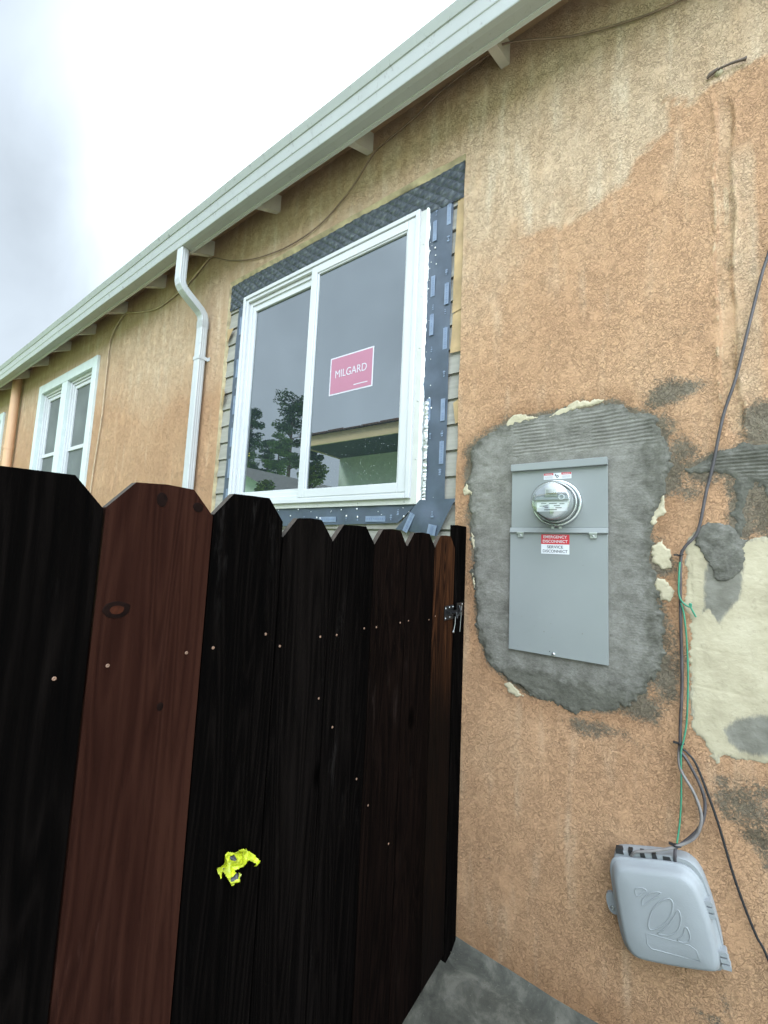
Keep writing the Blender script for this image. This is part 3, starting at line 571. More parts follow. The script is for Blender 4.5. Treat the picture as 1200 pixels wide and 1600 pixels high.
# ---- text helper
def text_mesh(m, txt, c, u, v_, h, mi, lift, align='CENTER', bold=0, wid=None):
    cu = bpy.data.curves.new('txt', 'FONT'); cu.body = txt; cu.align_x = align; cu.align_y = 'CENTER'; cu.size = 1; cu.offset = bold
    to = bpy.data.objects.new('txt', cu); COL.objects.link(to); bpy.context.view_layer.update()
    me_ = to.evaluated_get(bpy.context.evaluated_depsgraph_get()).to_mesh()
    vs = [tuple(q.co) for q in me_.vertices]; fs = [tuple(p_.vertices) for p_ in me_.polygons]; to.to_mesh_clear()
    COL.objects.unlink(to); bpy.data.objects.remove(to); bpy.data.curves.remove(cu)
    if not vs: return
    x0 = min(q[0] for q in vs); x1 = max(q[0] for q in vs); y0 = min(q[1] for q in vs); y1 = max(q[1] for q in vs)
    sy = h / (y1 - y0); sx = (wid / (x1 - x0)) if wid else sy; u, v_ = Vector(u), Vector(v_); nrm = u.cross(v_).normalized()
    m.add([Vector(c) + u * ((q[0] - (x0 + x1) / 2) * sx) + v_ * ((q[1] - (y0 + y1) / 2) * sy) + nrm * lift for q in vs], fs, mi)
UX, UZ = Vector((1, 0, 0)), Vector((0, 0, 1))
def plate(m, cx, cz, w, h, o, mi, th=.0006): m.wbox(cx - w / 2, cx + w / 2, o, o + th, cz - h / 2, cz + h / 2, mi)
st = MB(); plate(st, -1.527, 1.027, .325, .232, -.0078, 1); plate(st, -1.527, 1.027, .309, .216, -.0071, 0)
text_mesh(st, 'MILGARD', P(-1.527, -.0064, 1.035), UX, UZ, .046, 1, .0010, bold=0, wid=.235)
plate(st, -1.45, .945, .10, .005, -.0063, 1, .0003)
ob = st.build('window_sticker', [MT['pinkred'], MT['stickertext']])
tag(ob, 'faded pink rectangular sticker with pale letters on the right pane of the new window', 'sticker')

# ---- older double window and the far one
def old_window(x0, x1, z0, z1, two=True, name='double_hung_window'):
    f = MB(); tw = .115
    f.wbox(x0 - tw, x0, -.08, .028, z0 - .02, z1 + tw); f.wbox(x1, x1 + tw, -.08, .028, z0 - .02, z1 + tw); f.wbox(x0 + .0002, x1 - .0002, -.08, .026, z1, z1 + tw); f.wbox(x0 - tw - .03, x1 + tw + .03, -.08, .06, z0 - .06, z0 - .0203)
    mid = (x0 + x1) / 2
    if two: f.wbox(mid - .085, mid + .085, -.08, .024, z0 - .02, z1 - .0003)
    wn = f.build(name, MT['trim'], house, bevel=.004)
    for a, b in (((x0, mid - .085), (mid + .085, x1)) if two else ((x0, x1),)):
        q = MB(); frame_ring(q, a + .001, b - .001, z0 - .018, z1 - .001, .030, -.07, -.015); frame_ring(q, a + .031, b - .031, z0 + .012, z1 - .032, .025, -.08, -.032)
        if two: 
            zm = 1.05; frame_ring(q, a + .056, b - .056, zm - .02, z1 - .058, .045, -.085, -.045); frame_ring(q, a + .056, b - .056, z0 + .012, zm + .02, .042, -.09, -.065)
        q.build('sash', MT['vinyl'], wn, bevel=.003)
        r = MB(); r.add([P(a + .06, -.070, z0 + .01), P(b - .06, -.070, z0 + .01), P(b - .06, -.070, z1 - .06), P(a + .06, -.070, z1 - .06)], [(0, 1, 2, 3)]); r.build('glass_pane', MT['clear'], wn)
        bl = MB(); zz_ = z1 - .04
        while zz_ > (z0 if not two else 1.05): 
            bl.prism([P(a + .05, -.10, zz_), P(a + .05, -.12, zz_ - .022), P(a + .05, -.123, zz_ - .0215), P(a + .05, -.103, zz_ + .0005)], Vector((b - a - .1, 0, 0))); zz_ -= .022
        bl.build('window_blind', MT['blind'], wn)
        bk = MB(); bk.add([P(a, -.145, z0), P(b, -.145, z0), P(b, -.145, z1), P(a, -.145, z1)], [(0, 1, 2, 3)]); bk.build('room_beyond', MT['roomdark'], wn)
    return wn
old_window(W2[0], W2[1], W2[2], W2[3]); old_window(W3[0], W3[1], W3[2], W3[3], False, 'small_window')

# ---- eave: roof deck, rafters, fascia, gutter
PITCH = .44; XL, XR = -13.8, 4.2
def sag(m, xcuts=30): pass
def eave_prism(name, prof, mat, parent, x0=XL, x1=XR, n=60, mats_of=None, smooth=False, bev=0):
    """profile (o,z) list swept along x, following the sag"""
    m = MB(); k = len(prof); vs = []
    for i in range(n + 1):
        x_ = x0 + (x1 - x0) * i / n; d_ = droop(x_)
        vs += [P(x_, o_, z_ + d_ + (.0015 * math.sin(x_ * 5.3) if bev == 0 else 0)) for o_, z_ in prof]
    for a in range(k):
        b = (a + 1) % k
        m.add(vs, [], 0)
        m.v = m.v[:-len(vs)]
    m.v = [tuple(v) for v in vs]
    for i in range(n):
        for a in range(k):
            b = (a + 1) % k; m.f.append((i * k + a, (i + 1) * k + a, (i + 1) * k + b, i * k + b)); m.m.append(mats_of[a] if mats_of else 0); m.sm.append(smooth)
    m.f += [tuple(range(k)), tuple(range(n * k, n * k + k))[::-1]]; m.m += [0, 0]; m.sm += [False, False]
    return m.build(name, mat, parent)
zd = lambda o: 2.40 + PITCH * (.20 - o)               # underside of the roof deck
roof = eave_prism('roof', [(.215, zd(.215)), (.215, zd(.215) + .035), (-4.1, zd(-4.1) + .035), (-8.4, zd(.2)), (-8.4, zd(.2) - .03), (-4.1, zd(-4.1))], [MT['deck'], MT['shingle']], house, mats_of=[1, 1, 1, 1, 0, 0])
blk = MB()
tails = [-.640, -1.462, -2.280, -3.088, -3.856, -4.629, -5.403, -6.143, -6.92, -7.70, -8.48, .17, .98, 1.79]
for i, x_ in enumerate(tails):
    t_ = MB(); d_ = droop(x_); wv = .021
    t_.prism([P(x_ - wv, .199, 2.262 + d_), P(x_ - wv, .199, zd(.199) + d_ - .001), P(x_ - wv, -.10, zd(-.1) + d_ - .001), P(x_ - wv, -.10, 2.40 + d_), P(x_ - wv, .0, 2.365 + d_)], Vector((2 * wv, 0, 0)))
    t_.build('rafter_tail', MT['tail'], roof, bevel=.002)
eave_prism('fascia', [(.20, 2.235), (.219, 2.235), (.219, 2.43), (.20, 2.43)], MT['fascia'], house, n=80)
G_ = [(.2195, 2.2405), (.262, 2.2385), (.286, 2.240), (.2885, 2.243), (.3005, 2.286), (.3045, 2.289), (.3060, 2.293), (.319, 2.340), (.3245, 2.343), (.3265, 2.349), (.3385, 2.388), (.3370, 2.394), (.332, 2.394), (.3225, 2.355), (.2835, 2.246), (.2255, 2.245), (.2255, 2.40), (.2195, 2.40)]
gm = [0, 0, 2, 2, 2, 0, 0, 2, 1, 1, 1, 1, 1, 1, 1, 1, 1, 1]
gm = [3, 3, 0, 0, 0, 0, 0, 1, 1, 1, 1, 1, 1, 1, 1, 1, 1, 1]
MT['gutter_bottom'] = painted('dirty_gutter_underside', (.33, .33, .305), (.18, .175, .15), .6, .7)
gut = eave_prism('gutter', G_, [MT['gutter'], MT['gutter_lip'], MT['gutter'], MT['gutter_bottom']], house, n=140, mats_of=gm)
# downspout
def spout(name, path, w, d, mat, parent, ribs=True, n=6):
    """rectangular tube with rolled ribs; path of (x,o,z)"""
    m = MB(); sec = []
    pts = [P(*p) for p in path]; K = []
    half = [(-w / 2, -d / 2), (w / 2, -d / 2), (w / 2, d / 2), (-w / 2, d / 2)]
    prof = []
    for a in range(4):
        p0, p1 = half[a], half[(a + 1) % 4]; nn = 10
        for i in range(nn):
            t_ = i / nn; x_ = p0[0] + (p1[0] - p0[0]) * t_; y_ = p0[1] + (p1[1] - p0[1]) * t_
            ins = .0016 if (ribs and i % 3 == 0 and i > 0) else 0; nx_, ny_ = (p1[1] - p0[1]), -(p1[0] - p0[0]); l = math.hypot(nx_, ny_)
            r_ = .006; cxn = 1 if i else .93
            prof.append((x_ * cxn - nx_ / l * ins, y_ * cxn - ny_ / l * ins))
    vs = []
    for i, p in enumerate(pts):
        t_ = (pts[min(i + 1, len(pts) - 1)] - pts[max(i - 1, 0)]).normalized(); f_ = t_.cross(UX).normalized()
        if f_.y > 0: f_ = -f_
        vs += [p + UX * a - f_ * b for a, b in prof]
    k = len(prof); m.add(vs, [(i * k + a, i * k + (a + 1) % k, (i + 1) * k + (a + 1) % k, (i + 1) * k + a) for i in range(len(pts) - 1) for a in range(k)], 0, False)
    return m.build(name, mat, parent)
xs_ = -3.055
path = [(xs_, .255, 2.245), (xs_, .255, 2.10), (xs_, .255, 1.985), (xs_, .248, 1.955), (xs_, .230, 1.928), (xs_, .20, 1.905), (xs_, .12, 1.855), (xs_, .085, 1.832), (xs_, .060, 1.805), (xs_, .050, 1.775), (xs_, .049, 1.73), (xs_, .049, 1.0), (xs_, .049, 0), (xs_, .049, -1.5)]
ds = spout('downspout', path, .076, .056, MT['spout'], house)
sp = MB(); sp.wbox(xs_ - .040, xs_ + .040, .0775, .0795, 1.435, 1.465); sp.wbox(xs_ + .0395, xs_ + .0415, .002, .0795, 1.435, 1.465); sp.wbox(xs_ - .0415, xs_ - .0395, .002, .0795, 1.435, 1.465); sp.wbox(xs_ + .0415, xs_ + .068, .002, .005, 1.435, 1.465); sp.build('strap', MT['spout'], ds, bevel=.001)
cf = MB()
for k in range(5): cf.wbox(xs_ - .0395, xs_ + .0395, .020, .0785, 1.700 + k * .012, 1.705 + k * .012)
cf.build('collar', MT['spout'], ds, bevel=.001)
tp = MB(); tp.tube([P(-7.93, .07, 2.30), P(-7.93, .07, 1.1), P(-7.93, .07, -1.5)], .055, 14); tp.tube([P(-7.93, .07, 1.30), P(-7.93, .07, 1.24)], .060, 14); tp.build('drain_pipe', MT['tanpipe'], house)

# ---- relief patches on the stucco
def patch(name, poly, mat, hgt, step=.004, rough=.014, seed=0, base=.0006, damp_w=.05, extra=None, edge_w=.02, tone0=0):
    poly = np.array(poly); x0, z0 = poly.min(0) - .02; x1, z1 = poly.max(0) + .02
    ax = np.arange(x0, x1, step); az = np.arange(z0, z1, step); X_, Z_ = np.meshgrid(ax, az)
    s_ = sdf(X_, Z_, poly) + rough * 2.2 * (fbm(X_, Z_, 20, 4, seed) - .5) + rough * 1.1 * (fbm(X_, Z_, 70, 3, seed + 3) - .5)
    h_ = base + hgt * sstep(0, edge_w, s_) ; h_ = h_ + (.0055 * (fbm(X_, Z_ * 1.4, 9, 4, seed + 1) - .5) + .0028 * (fbm(X_ * .7, Z_ * 1.8, 38, 4, seed + 2) - .5)) * (1 if mat is MT['cement'] else .35) * sstep(.0, edge_w * 1.2, s_)
    tone = np.clip(1 - s_ / damp_w, 0, 1) * (.95 if mat is MT['cement'] else .45) + tone0
    if extra: h_, tone = extra(X_, Z_, s_, h_, tone)
    h_ = np.where(s_ < .0025, -.003, np.maximum(h_, .0010))
    in_ = s_ > -.006; W__ = len(ax)
    k_ = in_[:-1, :-1] & in_[1:, :-1] & in_[:-1, 1:] & in_[1:, 1:]; jj, ii = np.nonzero(k_)
    F = np.stack([jj * W__ + ii, jj * W__ + ii + 1, (jj + 1) * W__ + ii + 1, (jj + 1) * W__ + ii], -1); us = np.unique(F); rm = np.full(X_.size, -1); rm[us] = np.arange(len(us)); F = rm[F]
    V_ = np.stack([X_, -h_, Z_ + H], -1).reshape(-1, 3)[us]
    me_ = bpy.data.meshes.new(name); me_.from_pydata(V_.tolist(), [], F.tolist()); a = me_.attributes.new('tone', 'FLOAT', 'POINT'); a.data.foreach_set('value', tone.reshape(-1)[us].astype(np.float32))
    me_.polygons.foreach_set('use_smooth', [True] * len(F)); me_.materials.append(mat); o_ = bpy.data.objects.new(name, me_); COL.objects.link(o_); o_.parent = house; return o_
def trowel(X_, Z_, s_, h_, tone):
    zone = sstep(.425, .445, Z_) * sstep(.60, .57, Z_) * sstep(-.575, -.565, X_) * sstep(.01, .03, s_)
    ph = (Z_ - .10 * (X_ + .4) * .5 + .016 * (fbm(X_, Z_, 6, 4, 41) - .5)) / .0145
    br = sstep(.30, .42, fbm(X_, Z_, 11, 3, 44)); br2 = 1 - sstep(-.47, -.40, X_) * sstep(-.30, -.36, X_) * sstep(.46, .48, Z_) * .8
    h_ = h_ + zone * br * br2 * .0034 * (np.sin(ph * 2 * math.pi) * .5 + .2)
    ph2 = (X_ + .01 * fbm(X_, Z_, 6, 3, 50)) / .011
    side = sstep(-.16, -.14, X_) * sstep(.40, .3, Z_) * sstep(-.40, -.3, Z_)
    h_ = h_ + side * .0004 * np.sin(Z_ / .009 * 2 * math.pi + 3 * fbm(X_, Z_, 9, 3, 5)) * sstep(.02, .05, s_)
    h_ = h_ + .006 * sstep(-.395, -.45, Z_) * (fbm(X_, Z_ * 1.8, 13, 4, 55) - .5)
    tone = np.maximum(tone, .85 * sstep(-.38, -.48, Z_ + .06 * (fbm(X_, Z_, 9, 3, 57) - .5)))
    tone = np.maximum(tone, .60 * sstep(-.12, -.05, X_ + .05 * fbm(X_, Z_, 8, 3, 58)))
    tone = np.maximum(tone, .35 * sstep(-.69, -.75, X_))
    # dig marks
    for (a, b, r) in [(-.62, .52, .02), (-.70, .40, .012), (-.69, .28, .012), (-.72, .24, .010), (-.5, -.47, .02), (-.43, -.46, .018), (-.59, -.43, .015)]:
        h_ = h_ - .004 * np.exp(-(((X_ - a) / (r * 1.6)) ** 2 + ((Z_ - b) / r) ** 2))
    return h_, tone
cp = patch('cement_patch', PATCH, MT['cement'], .0055, .003, .020, 5, extra=trowel, damp_w=.05)
def smear(X_, Z_, s_, h_, tone):
    h_ = h_ + .0022 * np.sin(Z_ / .012 * 2 * math.pi + 8 * fbm(X_, Z_, 5, 3, 3)) * sstep(.01, .04, s_); tone = np.maximum(tone, .42 + .6 * (fbm(X_, Z_, 7, 3, 9))); return h_, tone
patch('cement_patch', TPATCH, MT['cement'], .0035, .003, .017, 15, extra=smear, edge_w=.02)
def smear2(X_, Z_, s_, h_, tone):
    h_ = h_ + .0014 * np.sin(X_ / .009 * 2 * math.pi) * sstep(.02, -.05, Z_) * sstep(.01, .03, s_); tone = np.minimum(np.maximum(tone * .7, .35 + .35 * fbm(X_, Z_, 8, 3, 19)), 1); return h_, tone
patch('cement_patch', [(.046, .115), (.060, .138), (.085, .152), (.115, .142), (.14, .139), (.165, .11), (.170, .098), (.185, .09), (.172, .06), (.168, .0), (.150, -.03), (.12, -.05), (.095, -.04), (.078, .02), (.064, .045), (.047, .07)], MT['cement'], .004, .003, .010, 25, extra=smear2, edge_w=.022, base=.0052)
def boards_(X_, Z_, s_, h_, tone):
    for b in (-.045, -.105, -.27, -.39): 
        zc_ = b - .22 * (X_ - .1) * .25 + .004 * (fbm(X_, Z_, 9, 3, 60) - .5); h_ = h_ - .0014 * np.exp(-((Z_ - zc_) / .0022) ** 2) * sstep(.35, .5, fbm(X_, Z_, 7, 3, 70 + int(b * 100)))
    h_ = h_ - .003 * np.exp(-((X_ - .034) / .002) ** 2)
    warp = .020 * (fbm(X_, Z_, 14, 4, 91) - .5)
    sm = sdf(X_ + warp, Z_, np.array([(.060, .09), (.075, .03), (.070, -.03), (.062, -.10), (.052, -.155), (.072, -.195), (.10, -.205), (.125, -.15), (.16, -.10), (.172, .0), (.172, .09)])); sb = sdf(X_ + warp, Z_ + warp, np.array([(.105, -.50), (.13, -.465), (.15, -.45), (.20, -.43), (.42, -.42), (.42, -.57), (.22, -.568), (.14, -.57), (.115, -.545)]))
    sm = np.minimum(sm, Z_ + .17 + .16 * (fbm(X_, Z_ * .02, 55, 2, 93) - .5) + .12 * np.abs(X_ - .10)); tone = np.maximum(sstep(-.014, .022, sm) * 1.1, sstep(-.022, .03, sb) * .95); tone = np.maximum(tone, .60 * sstep(.035, .0, s_) * (fbm(X_, Z_, 10, 3, 97) > .45)); tone = np.maximum(tone, .55 * sstep(.06, .12, Z_ + .04 * fbm(X_, Z_, 8, 3, 98))); return h_, tone
patch('bare_plaster', [(.020, .055), (.03, .10), (.05, .112), (.24, .10), (.42, .08), (.42, -.60), (.208, -.585), (.135, -.590), (.110, -.585), (.088, -.615), (.062, -.59), (.018, -.522), (.014, -.36), (.020, -.24), (.014, -.10), (.018, -.02)], MT['plaster'], .0015, .004, .014, 35, extra=boards_, edge_w=.018)
for i, (pl) in enumerate([[(-.612, .555), (-.604, .600), (-.57, .612), (-.50, .606), (-.432, .596), (-.425, .585), (-.50, .580), (-.56, .575)], [(-.43, .582), (-.40, .606), (-.36, .615), (-.33, .634), (-.27, .627), (-.225, .635), (-.192, .616), (-.25, .612), (-.30, .600), (-.36, .590)],
      [(-.800, .335), (-.778, .348), (-.765, .31), (-.748, .29), (-.745, .20), (-.757, .235), (-.770, .275), (-.797, .27)], [(-.755, .10), (-.735, .09), (-.735, .02), (-.75, .03)], [(-.748, -.06), (-.728, -.08), (-.735, -.14), (-.745, -.12)],
      [(-.087, .175), (-.06, .20), (-.045, .255), (-.028, .26), (-.030, .22), (-.035, .18), (-.05, .16), (-.07, .10), (-.085, .09)], [(-.075, .06), (-.045, .085), (-.025, .05), (-.02, -.01), (-.05, -.02), (-.07, .01)], [(-.078, -.07), (-.06, -.045), (-.03, -.06), (-.01, -.09), (-.03, -.125), (-.055, -.13), (-.065, -.10)],
      [(-.085, -.34), (-.072, -.335), (-.07, -.38), (-.083, -.39)], [(-.60, -.52), (-.57, -.505), (-.52, -.53), (-.50, -.555), (-.54, -.565)]]):
    patch('bare_plaster', pl, MT['plaster'], .0045 if i < 9 else .003, .0025, .015, 60 + i, edge_w=.012)
hk = MB(); hk.tube([P(.118, .006, 1.770), P(.126, .012, 1.774), P(.150, .012, 1.782)], [.004, .007, .005], 8); hk.tube([P(.152, .012, 1.781), P(.19, .014, 1.775), P(.216, .013, 1.770), P(.226, .010, 1.770)], [.003, .004, .0045, .007], 8)
hk.lathe(P(.152, 0, 1.776), (0, -1, 0), [(.013, 0), (.012, .008), (.004, .012)], 10, 1); hk.build('iron_stub', [MT['rust'], MT['plaster']], house)

# ------------------------------------------------------------------ service panel
OF = .020
pan = thing('service_panel', 'grey enamel electrical service panel set in the wet cement patch', 'electrical panel', P(-.39, 0, -.37))
bp = MB(); bp.wbox(-.560, -.222, -.06, OF - .004, -.360, .372); bp.build('panel_box', MT['panel'], pan, bevel=.002)
up = MB(); up.wbox(-.570, -.2095, OF - .003, OF, .126, .362); up.wbox(-.5705, -.209, OF - .012, OF + .016, .3622, .391)     # hood
up.wbox(-.572, -.2085, OF - .002, OF + .007, .106, .1258)
up.prism([P(-.572, OF + .007, .1258), P(-.572, OF + .012, .106), P(-.572, OF + .003, .1035), P(-.572, OF + .0, .1056)], Vector((.3635, 0, 0)))
up.build('meter_cover', MT['panel'], pan, bevel=.0015)
lo = MB(); lo.wbox(-.573, -.2115, OF - .003, OF + .001, -.369, .1045); lo.wbox(-.573, -.571, OF - .018, OF - .0032, -.369, .1045); lo.wbox(-.2135, -.2115, OF - .018, OF - .0032, -.369, .1045); lo.wbox(-.5708, -.2137, OF - .018, OF - .0032, -.369, -.367)
lo.build('door', MT['panel'], pan, bevel=.0015)
for x_ in (-.528, -.258):
    l = MB(); l.wbox(x_ - .011, x_ + .011, OF + .0012, OF + .009, .086, .103); l.wbox(x_ - .014, x_ + .014, OF + .0130, OF + .0145, .100, .108); l.lathe(P(x_, OF + .009, .094), (0, -1, 0), [(.0045, 0), (.0045, .002), (.0001, .003)], 10); l.build('latch', MT['steel'], pan, bevel=.001)
l = MB(); l.lathe(P(-.398, OF + .001, -.360), (0, -1, 0), [(.006, 0), (.006, .004), (.0001, .0055)], 12); l.wbox(-.404, -.392, OF + .0012, OF + .003, -.368, -.362); l.build('hasp_screw', MT['steel'], pan)
sp_ = MB(); rq = random.Random(9)
for k in range(34):
    x_, z_ = (rq.uniform(-.565, -.22), rq.choice([rq.uniform(-.36, -.2), rq.uniform(-.36, .08), rq.uniform(.13, .36)]))
    if abs(x_ + .39) < .12 and z_ > .0: continue
    q_ = rq.uniform(.0007, .0022); sp_.lathe(P(x_, OF + (.001 if z_ < .1 else .0001), z_), (0, -1, 0), [(q_, 0), (q_ * .7, .0006), (.0001, .0009)], 7)
tag(sp_.build('cement_specks', MT['cement'], pan), kind='stuff')
l = MB(); l.lathe(P(-.413, OF + .0011, -.353), (0, -1, 0), [(.0022, 0), (.0001, .0003)], 10); l.build('screw_hole', MT['ink'], pan)
sk = MB(); cxs, czs = -.395, .0605
plate(sk, cxs, czs + .0195, .105, .0385, OF + .0014, 0, .0006); plate(sk, cxs, czs - .0190, .105, .038, OF + .0014, 1, .0006)
for tt, zz_, mi, wd_ in (('EMERGENCY', .0685 + .021, 1, .088), ('DISCONNECT', .0685 + .0035, 1, .092), ('SERVICE', .0605 - .0105, 2, .060), ('DISCONNECT', .0605 - .027, 2, .092)):
    text_mesh(sk, tt, P(cxs, OF + .0021, zz_), UX, UZ, .0112, mi, .0003, bold=.012, wid=wd_)
so_ = sk.build('sticker', [MT['red'], MT['white'], MT['ink']], pan); so_['label'] = 'red and white emergency disconnect sticker'
sk = MB(); cxs, czs = -.388, .333
plate(sk, cxs, czs, .104, .0245, OF + .0003, 1, .0006); plate(sk, cxs - .033, czs + .0082, .036, .008, OF + .0011, 0, .0003); plate(sk, cxs + .033, czs + .0082, .036, .008, OF + .0011, 0, .0003)
text_mesh(sk, 'WARNING', P(cxs - .033, OF + .0015, czs + .0082), UX, UZ, .0042, 1, .0003, bold=.02); text_mesh(sk, 'WARNING', P(cxs + .033, OF + .0015, czs + .0082), UX, UZ, .0042, 1, .0003, bold=.02)
for k in range(3): plate(sk, cxs - .033, czs - .001 - .0035 * k, .032, .0007, OF + .0011, 2, .0003); plate(sk, cxs + .033, czs - .001 - .0035 * k, .032, .0007, OF + .0011, 2, .0003)
sk.lathe(P(cxs, OF + .0011, czs - .002), (0, -1, 0), [(.0055, 0), (.0055, .0003), (.003, .0004)], 14, 2); plate(sk, cxs - .007, czs + .004, .004, .007, OF + .0011, 2, .0003)
so_ = sk.build('sticker', [MT['red'], MT['white'], MT['ink']], pan); so_['label'] = 'narrow white and red warning sticker'
# meter
MC = (-.388, .222)
def mring(prof, mat, name, par, seg=48, xz=MC):
    m_ = MB(); m_.lathe(P(xz[0], OF, xz[1]), (0, -1, 0), prof, seg); return m_.build(name, mat, par)
met = mring([(.093, .0), (.093, .016), (.0905, .022), (.086, .024), (.084, .020), (.081, .020), (.081, .006)], MT['silver'], 'electric_meter', pan)
mring([(.0795, .018), (.0795, .036), (.078, .040), (.0745, .042), (.0745, .030)], MT['silver'], 'rim', met)
mring([(.074, .030), (.0735, .085), (.072, .108), (.069, .117), (.063, .1215), (.0001, .123)], MT['domeglass'], 'glass_cover', met)
mring([(.067, .0), (.067, .075), (.0655, .082)], simple('pale_meter_body', (.38, .39, .40), .5, .05), 'meter_body', met)
fc = MB(); fw = (0, -1, 0)
fc.lathe(P(MC[0], OF, MC[1]), fw, [(.0655, .082), (.064, .0845), (.0001, .0845)], 40, 0)
fo = OF + .0848
vv = [P(MC[0] + .0635 * math.cos(a), fo + .010, MC[1] + .004 + .0595 * math.sin(a)) for a in np.linspace(0, math.pi, 26)]
fc.prism(vv, Vector((0, .009, 0)), 1)
fc.wbox(MC[0] - .022, MC[0] + .022, fo + .0103, fo + .013, MC[1] + .016, MC[1] + .050, 2); fc.wbox(MC[0] - .018, MC[0] + .018, fo + .0132, fo + .0136, MC[1] + .024, MC[1] + .042, 3)
fc.wbox(MC[0] - .055, MC[0] + .055, fo + .0006, fo + .0012, MC[1] - .040, MC[1] - .004, 4)
for k, (a, b, w_) in enumerate([(-.03, -.010, .020), (.004, -.010, .028), (.036, -.012, .018), (-.03, -.019, .03), (.018, -.019, .022), (-.005, -.034, .046), (-.02, -.026, .014), (.024, -.027, .022)]): fc.wbox(MC[0] + a - w_ / 2, MC[0] + a + w_ / 2, fo + .0013, fo + .0017, MC[1] + b - .0016, MC[1] + b + .0016, 5)
text_mesh(fc, 'kWh', P(MC[0] + .0, fo + .0012, MC[1] - .0455), UX, UZ, .006, 5, .0006)
fc.lathe(P(MC[0] + .036, fo + .010, MC[1] + .012), fw, [(.011, 0), (.011, .002), (.008, .003), (.0075, .0012)], 16, 4)
fc.build('meter_face', [simple('meter_dial', (.36, .37, .38), .4, .03), simple('meter_shade_plate', (.25, .26, .29), .35, .05), MT['steel'], simple('display_glass', (.14, .16, .12), .15, .2, 60), MT['white'], MT['ink']], met)
for x_ in (-.014, .014): 
    m_ = MB(); m_.wbox(MC[0] + x_ - .005, MC[0] + x_ + .005, OF + .0005, OF + .012, MC[1] - .101, MC[1] - .092); m_.build('seal_tab', MT['steel'], met)

# ------------------------------------------------------------------ utility box (lid outline measured on the wall)
BOXC = P(-.055, 0, -1.09)
box = thing('utility_box', 'grey plastic telephone utility box hung crooked low on the wall', 'utility box', BOXC)
LID = [(-.2065, -1.018), (-.200, -.992), (-.185, -.977), (-.1, -.950), (-.010, -.923), (.018, -.930), (.038, -.950), (.052, -.985), (.069, -1.042), (.085, -1.118), (.088, -1.150), (.083, -1.170), (.066, -1.182), (-.023, -1.2165), (-.121, -1.250), (-.147, -1.251), (-.165, -1.235), (-.178, -1.200), (-.191, -1.130), (-.203, -1.055)]
def smooth_loop(pts, it=2):
    for _ in range(it):
        q = []
        for i in range(len(pts)):
            a, b = pts[i], pts[(i + 1) % len(pts)]; q += [(a[0] * .75 + b[0] * .25, a[1] * .75 + b[1] * .25), (a[0] * .25 + b[0] * .75, a[1] * .25 + b[1] * .75)]
        pts = q
    return pts
def scl(pts, k, c=None):
    cx_ = sum(p[0] for p in pts) / len(pts); cz_ = sum(p[1] for p in pts) / len(pts); return [(cx_ + (p[0] - cx_) * k, cz_ + (p[1] - cz_) * k) for p in pts]
def loft(loops, mat, name, parent, capend=True, smooth=True):
    m_ = MB(); k = len(loops[0][0]); vs = []
    for pts, o_ in loops: vs += [P(p[0], o_, p[1]) for p in pts]
    m_.add(vs, [(i * k + a, i * k + (a + 1) % k, (i + 1) * k + (a + 1) % k, (i + 1) * k + a) for i in range(len(loops) - 1) for a in range(k)], 0, smooth)
    if capend: m_.add(vs[-k:], [tuple(range(k))], 0)
    return m_, name, mat, parent
LL = smooth_loop(LID, 2)
UPV = Vector((-.060, .245)).normalized()
def shiftl(pts, dx_, dz_): return [(p[0] + dx_, p[1] + dz_) for p in pts]
base_l = shiftl(scl(LL, .985), .0045, .018)
m_, *_r = loft([(base_l, 0), (base_l, .042), (scl(base_l, .985), .045)], None, None, None); m_.build('base', MT['box'], box)
loops = [(scl(LL, .99), .044), (scl(LL, 1.008), .047), (scl(LL, 1.010), .054), (scl(LL, .985), .056), (scl(LL, .965), .058), (scl(LL, .93), .075), (scl(LL, .875), .0865), (scl(LL, .81), .0905), (scl(LL, .5), .0915)]
m_, *_r = loft(loops, None, None, None)
# raised fan emblem and label field, in the lid's own frame
RX, RZ = Vector((.2455, .062)).normalized(), Vector((-.062, .2455)).normalized()
LC = Vector((-.058, -1.092))
def em(pts, o_, th, mi=0, close=True):
    w3 = [P(*( (LC + RX * a + RZ * b).x, o_ + .0022, (LC + RX * a + RZ * b).y)) for a, b in [(q_[0] * 1.12, q_[1] * 1.12 + .010) for q_ in pts]]; ring = w3 + [w3[0]] if close else w3
    m_.tube(ring, th, 6, mi)
petals = [[(-.052, .040), (-.052, .062), (-.030, .068), (-.018, .062), (-.035, .054)], [(-.045, .018), (-.040, .038), (-.010, .062), (.022, .066), (-.018, .040)], [(-.046, -.040), (-.030, .004), (.000, .040), (.040, .060), (.030, .020), (-.004, -.018)],
          [(-.030, -.042), (.004, -.020), (.032, .014), (.048, .036), (.046, .004), (.020, -.034)], [(.018, -.046), (.040, -.030), (.054, .000), (.058, -.026), (.048, -.044)]]
for q in petals: em(smooth_loop(q, 2), .0890, .0020)
em([(-.050, -.044), (.050, -.048), (.062, -.056), (.064, -.080), (-.046, -.080), (-.056, -.070)], .0882, .0020)
m_.build('lid', MT['box'], box)
for (x_, z_) in ((.057, -1.005), (.089, -1.125)):
    q = MB()
    for k in range(3):
        c2 = Vector((x_, z_)) + RZ * (.010 - .016 * k); pl_ = [c2 + RX * a + RZ * b for a, b in ((-.012, -.006), (.008, -.006), (.010, 0), (.008, .006), (-.012, .006))]; q.prism([P(p_.x, .074, p_.y) for p_ in pl_], Vector((0, .030, 0)))
    q.build('hinge', MT['box'], box, bevel=.0015)
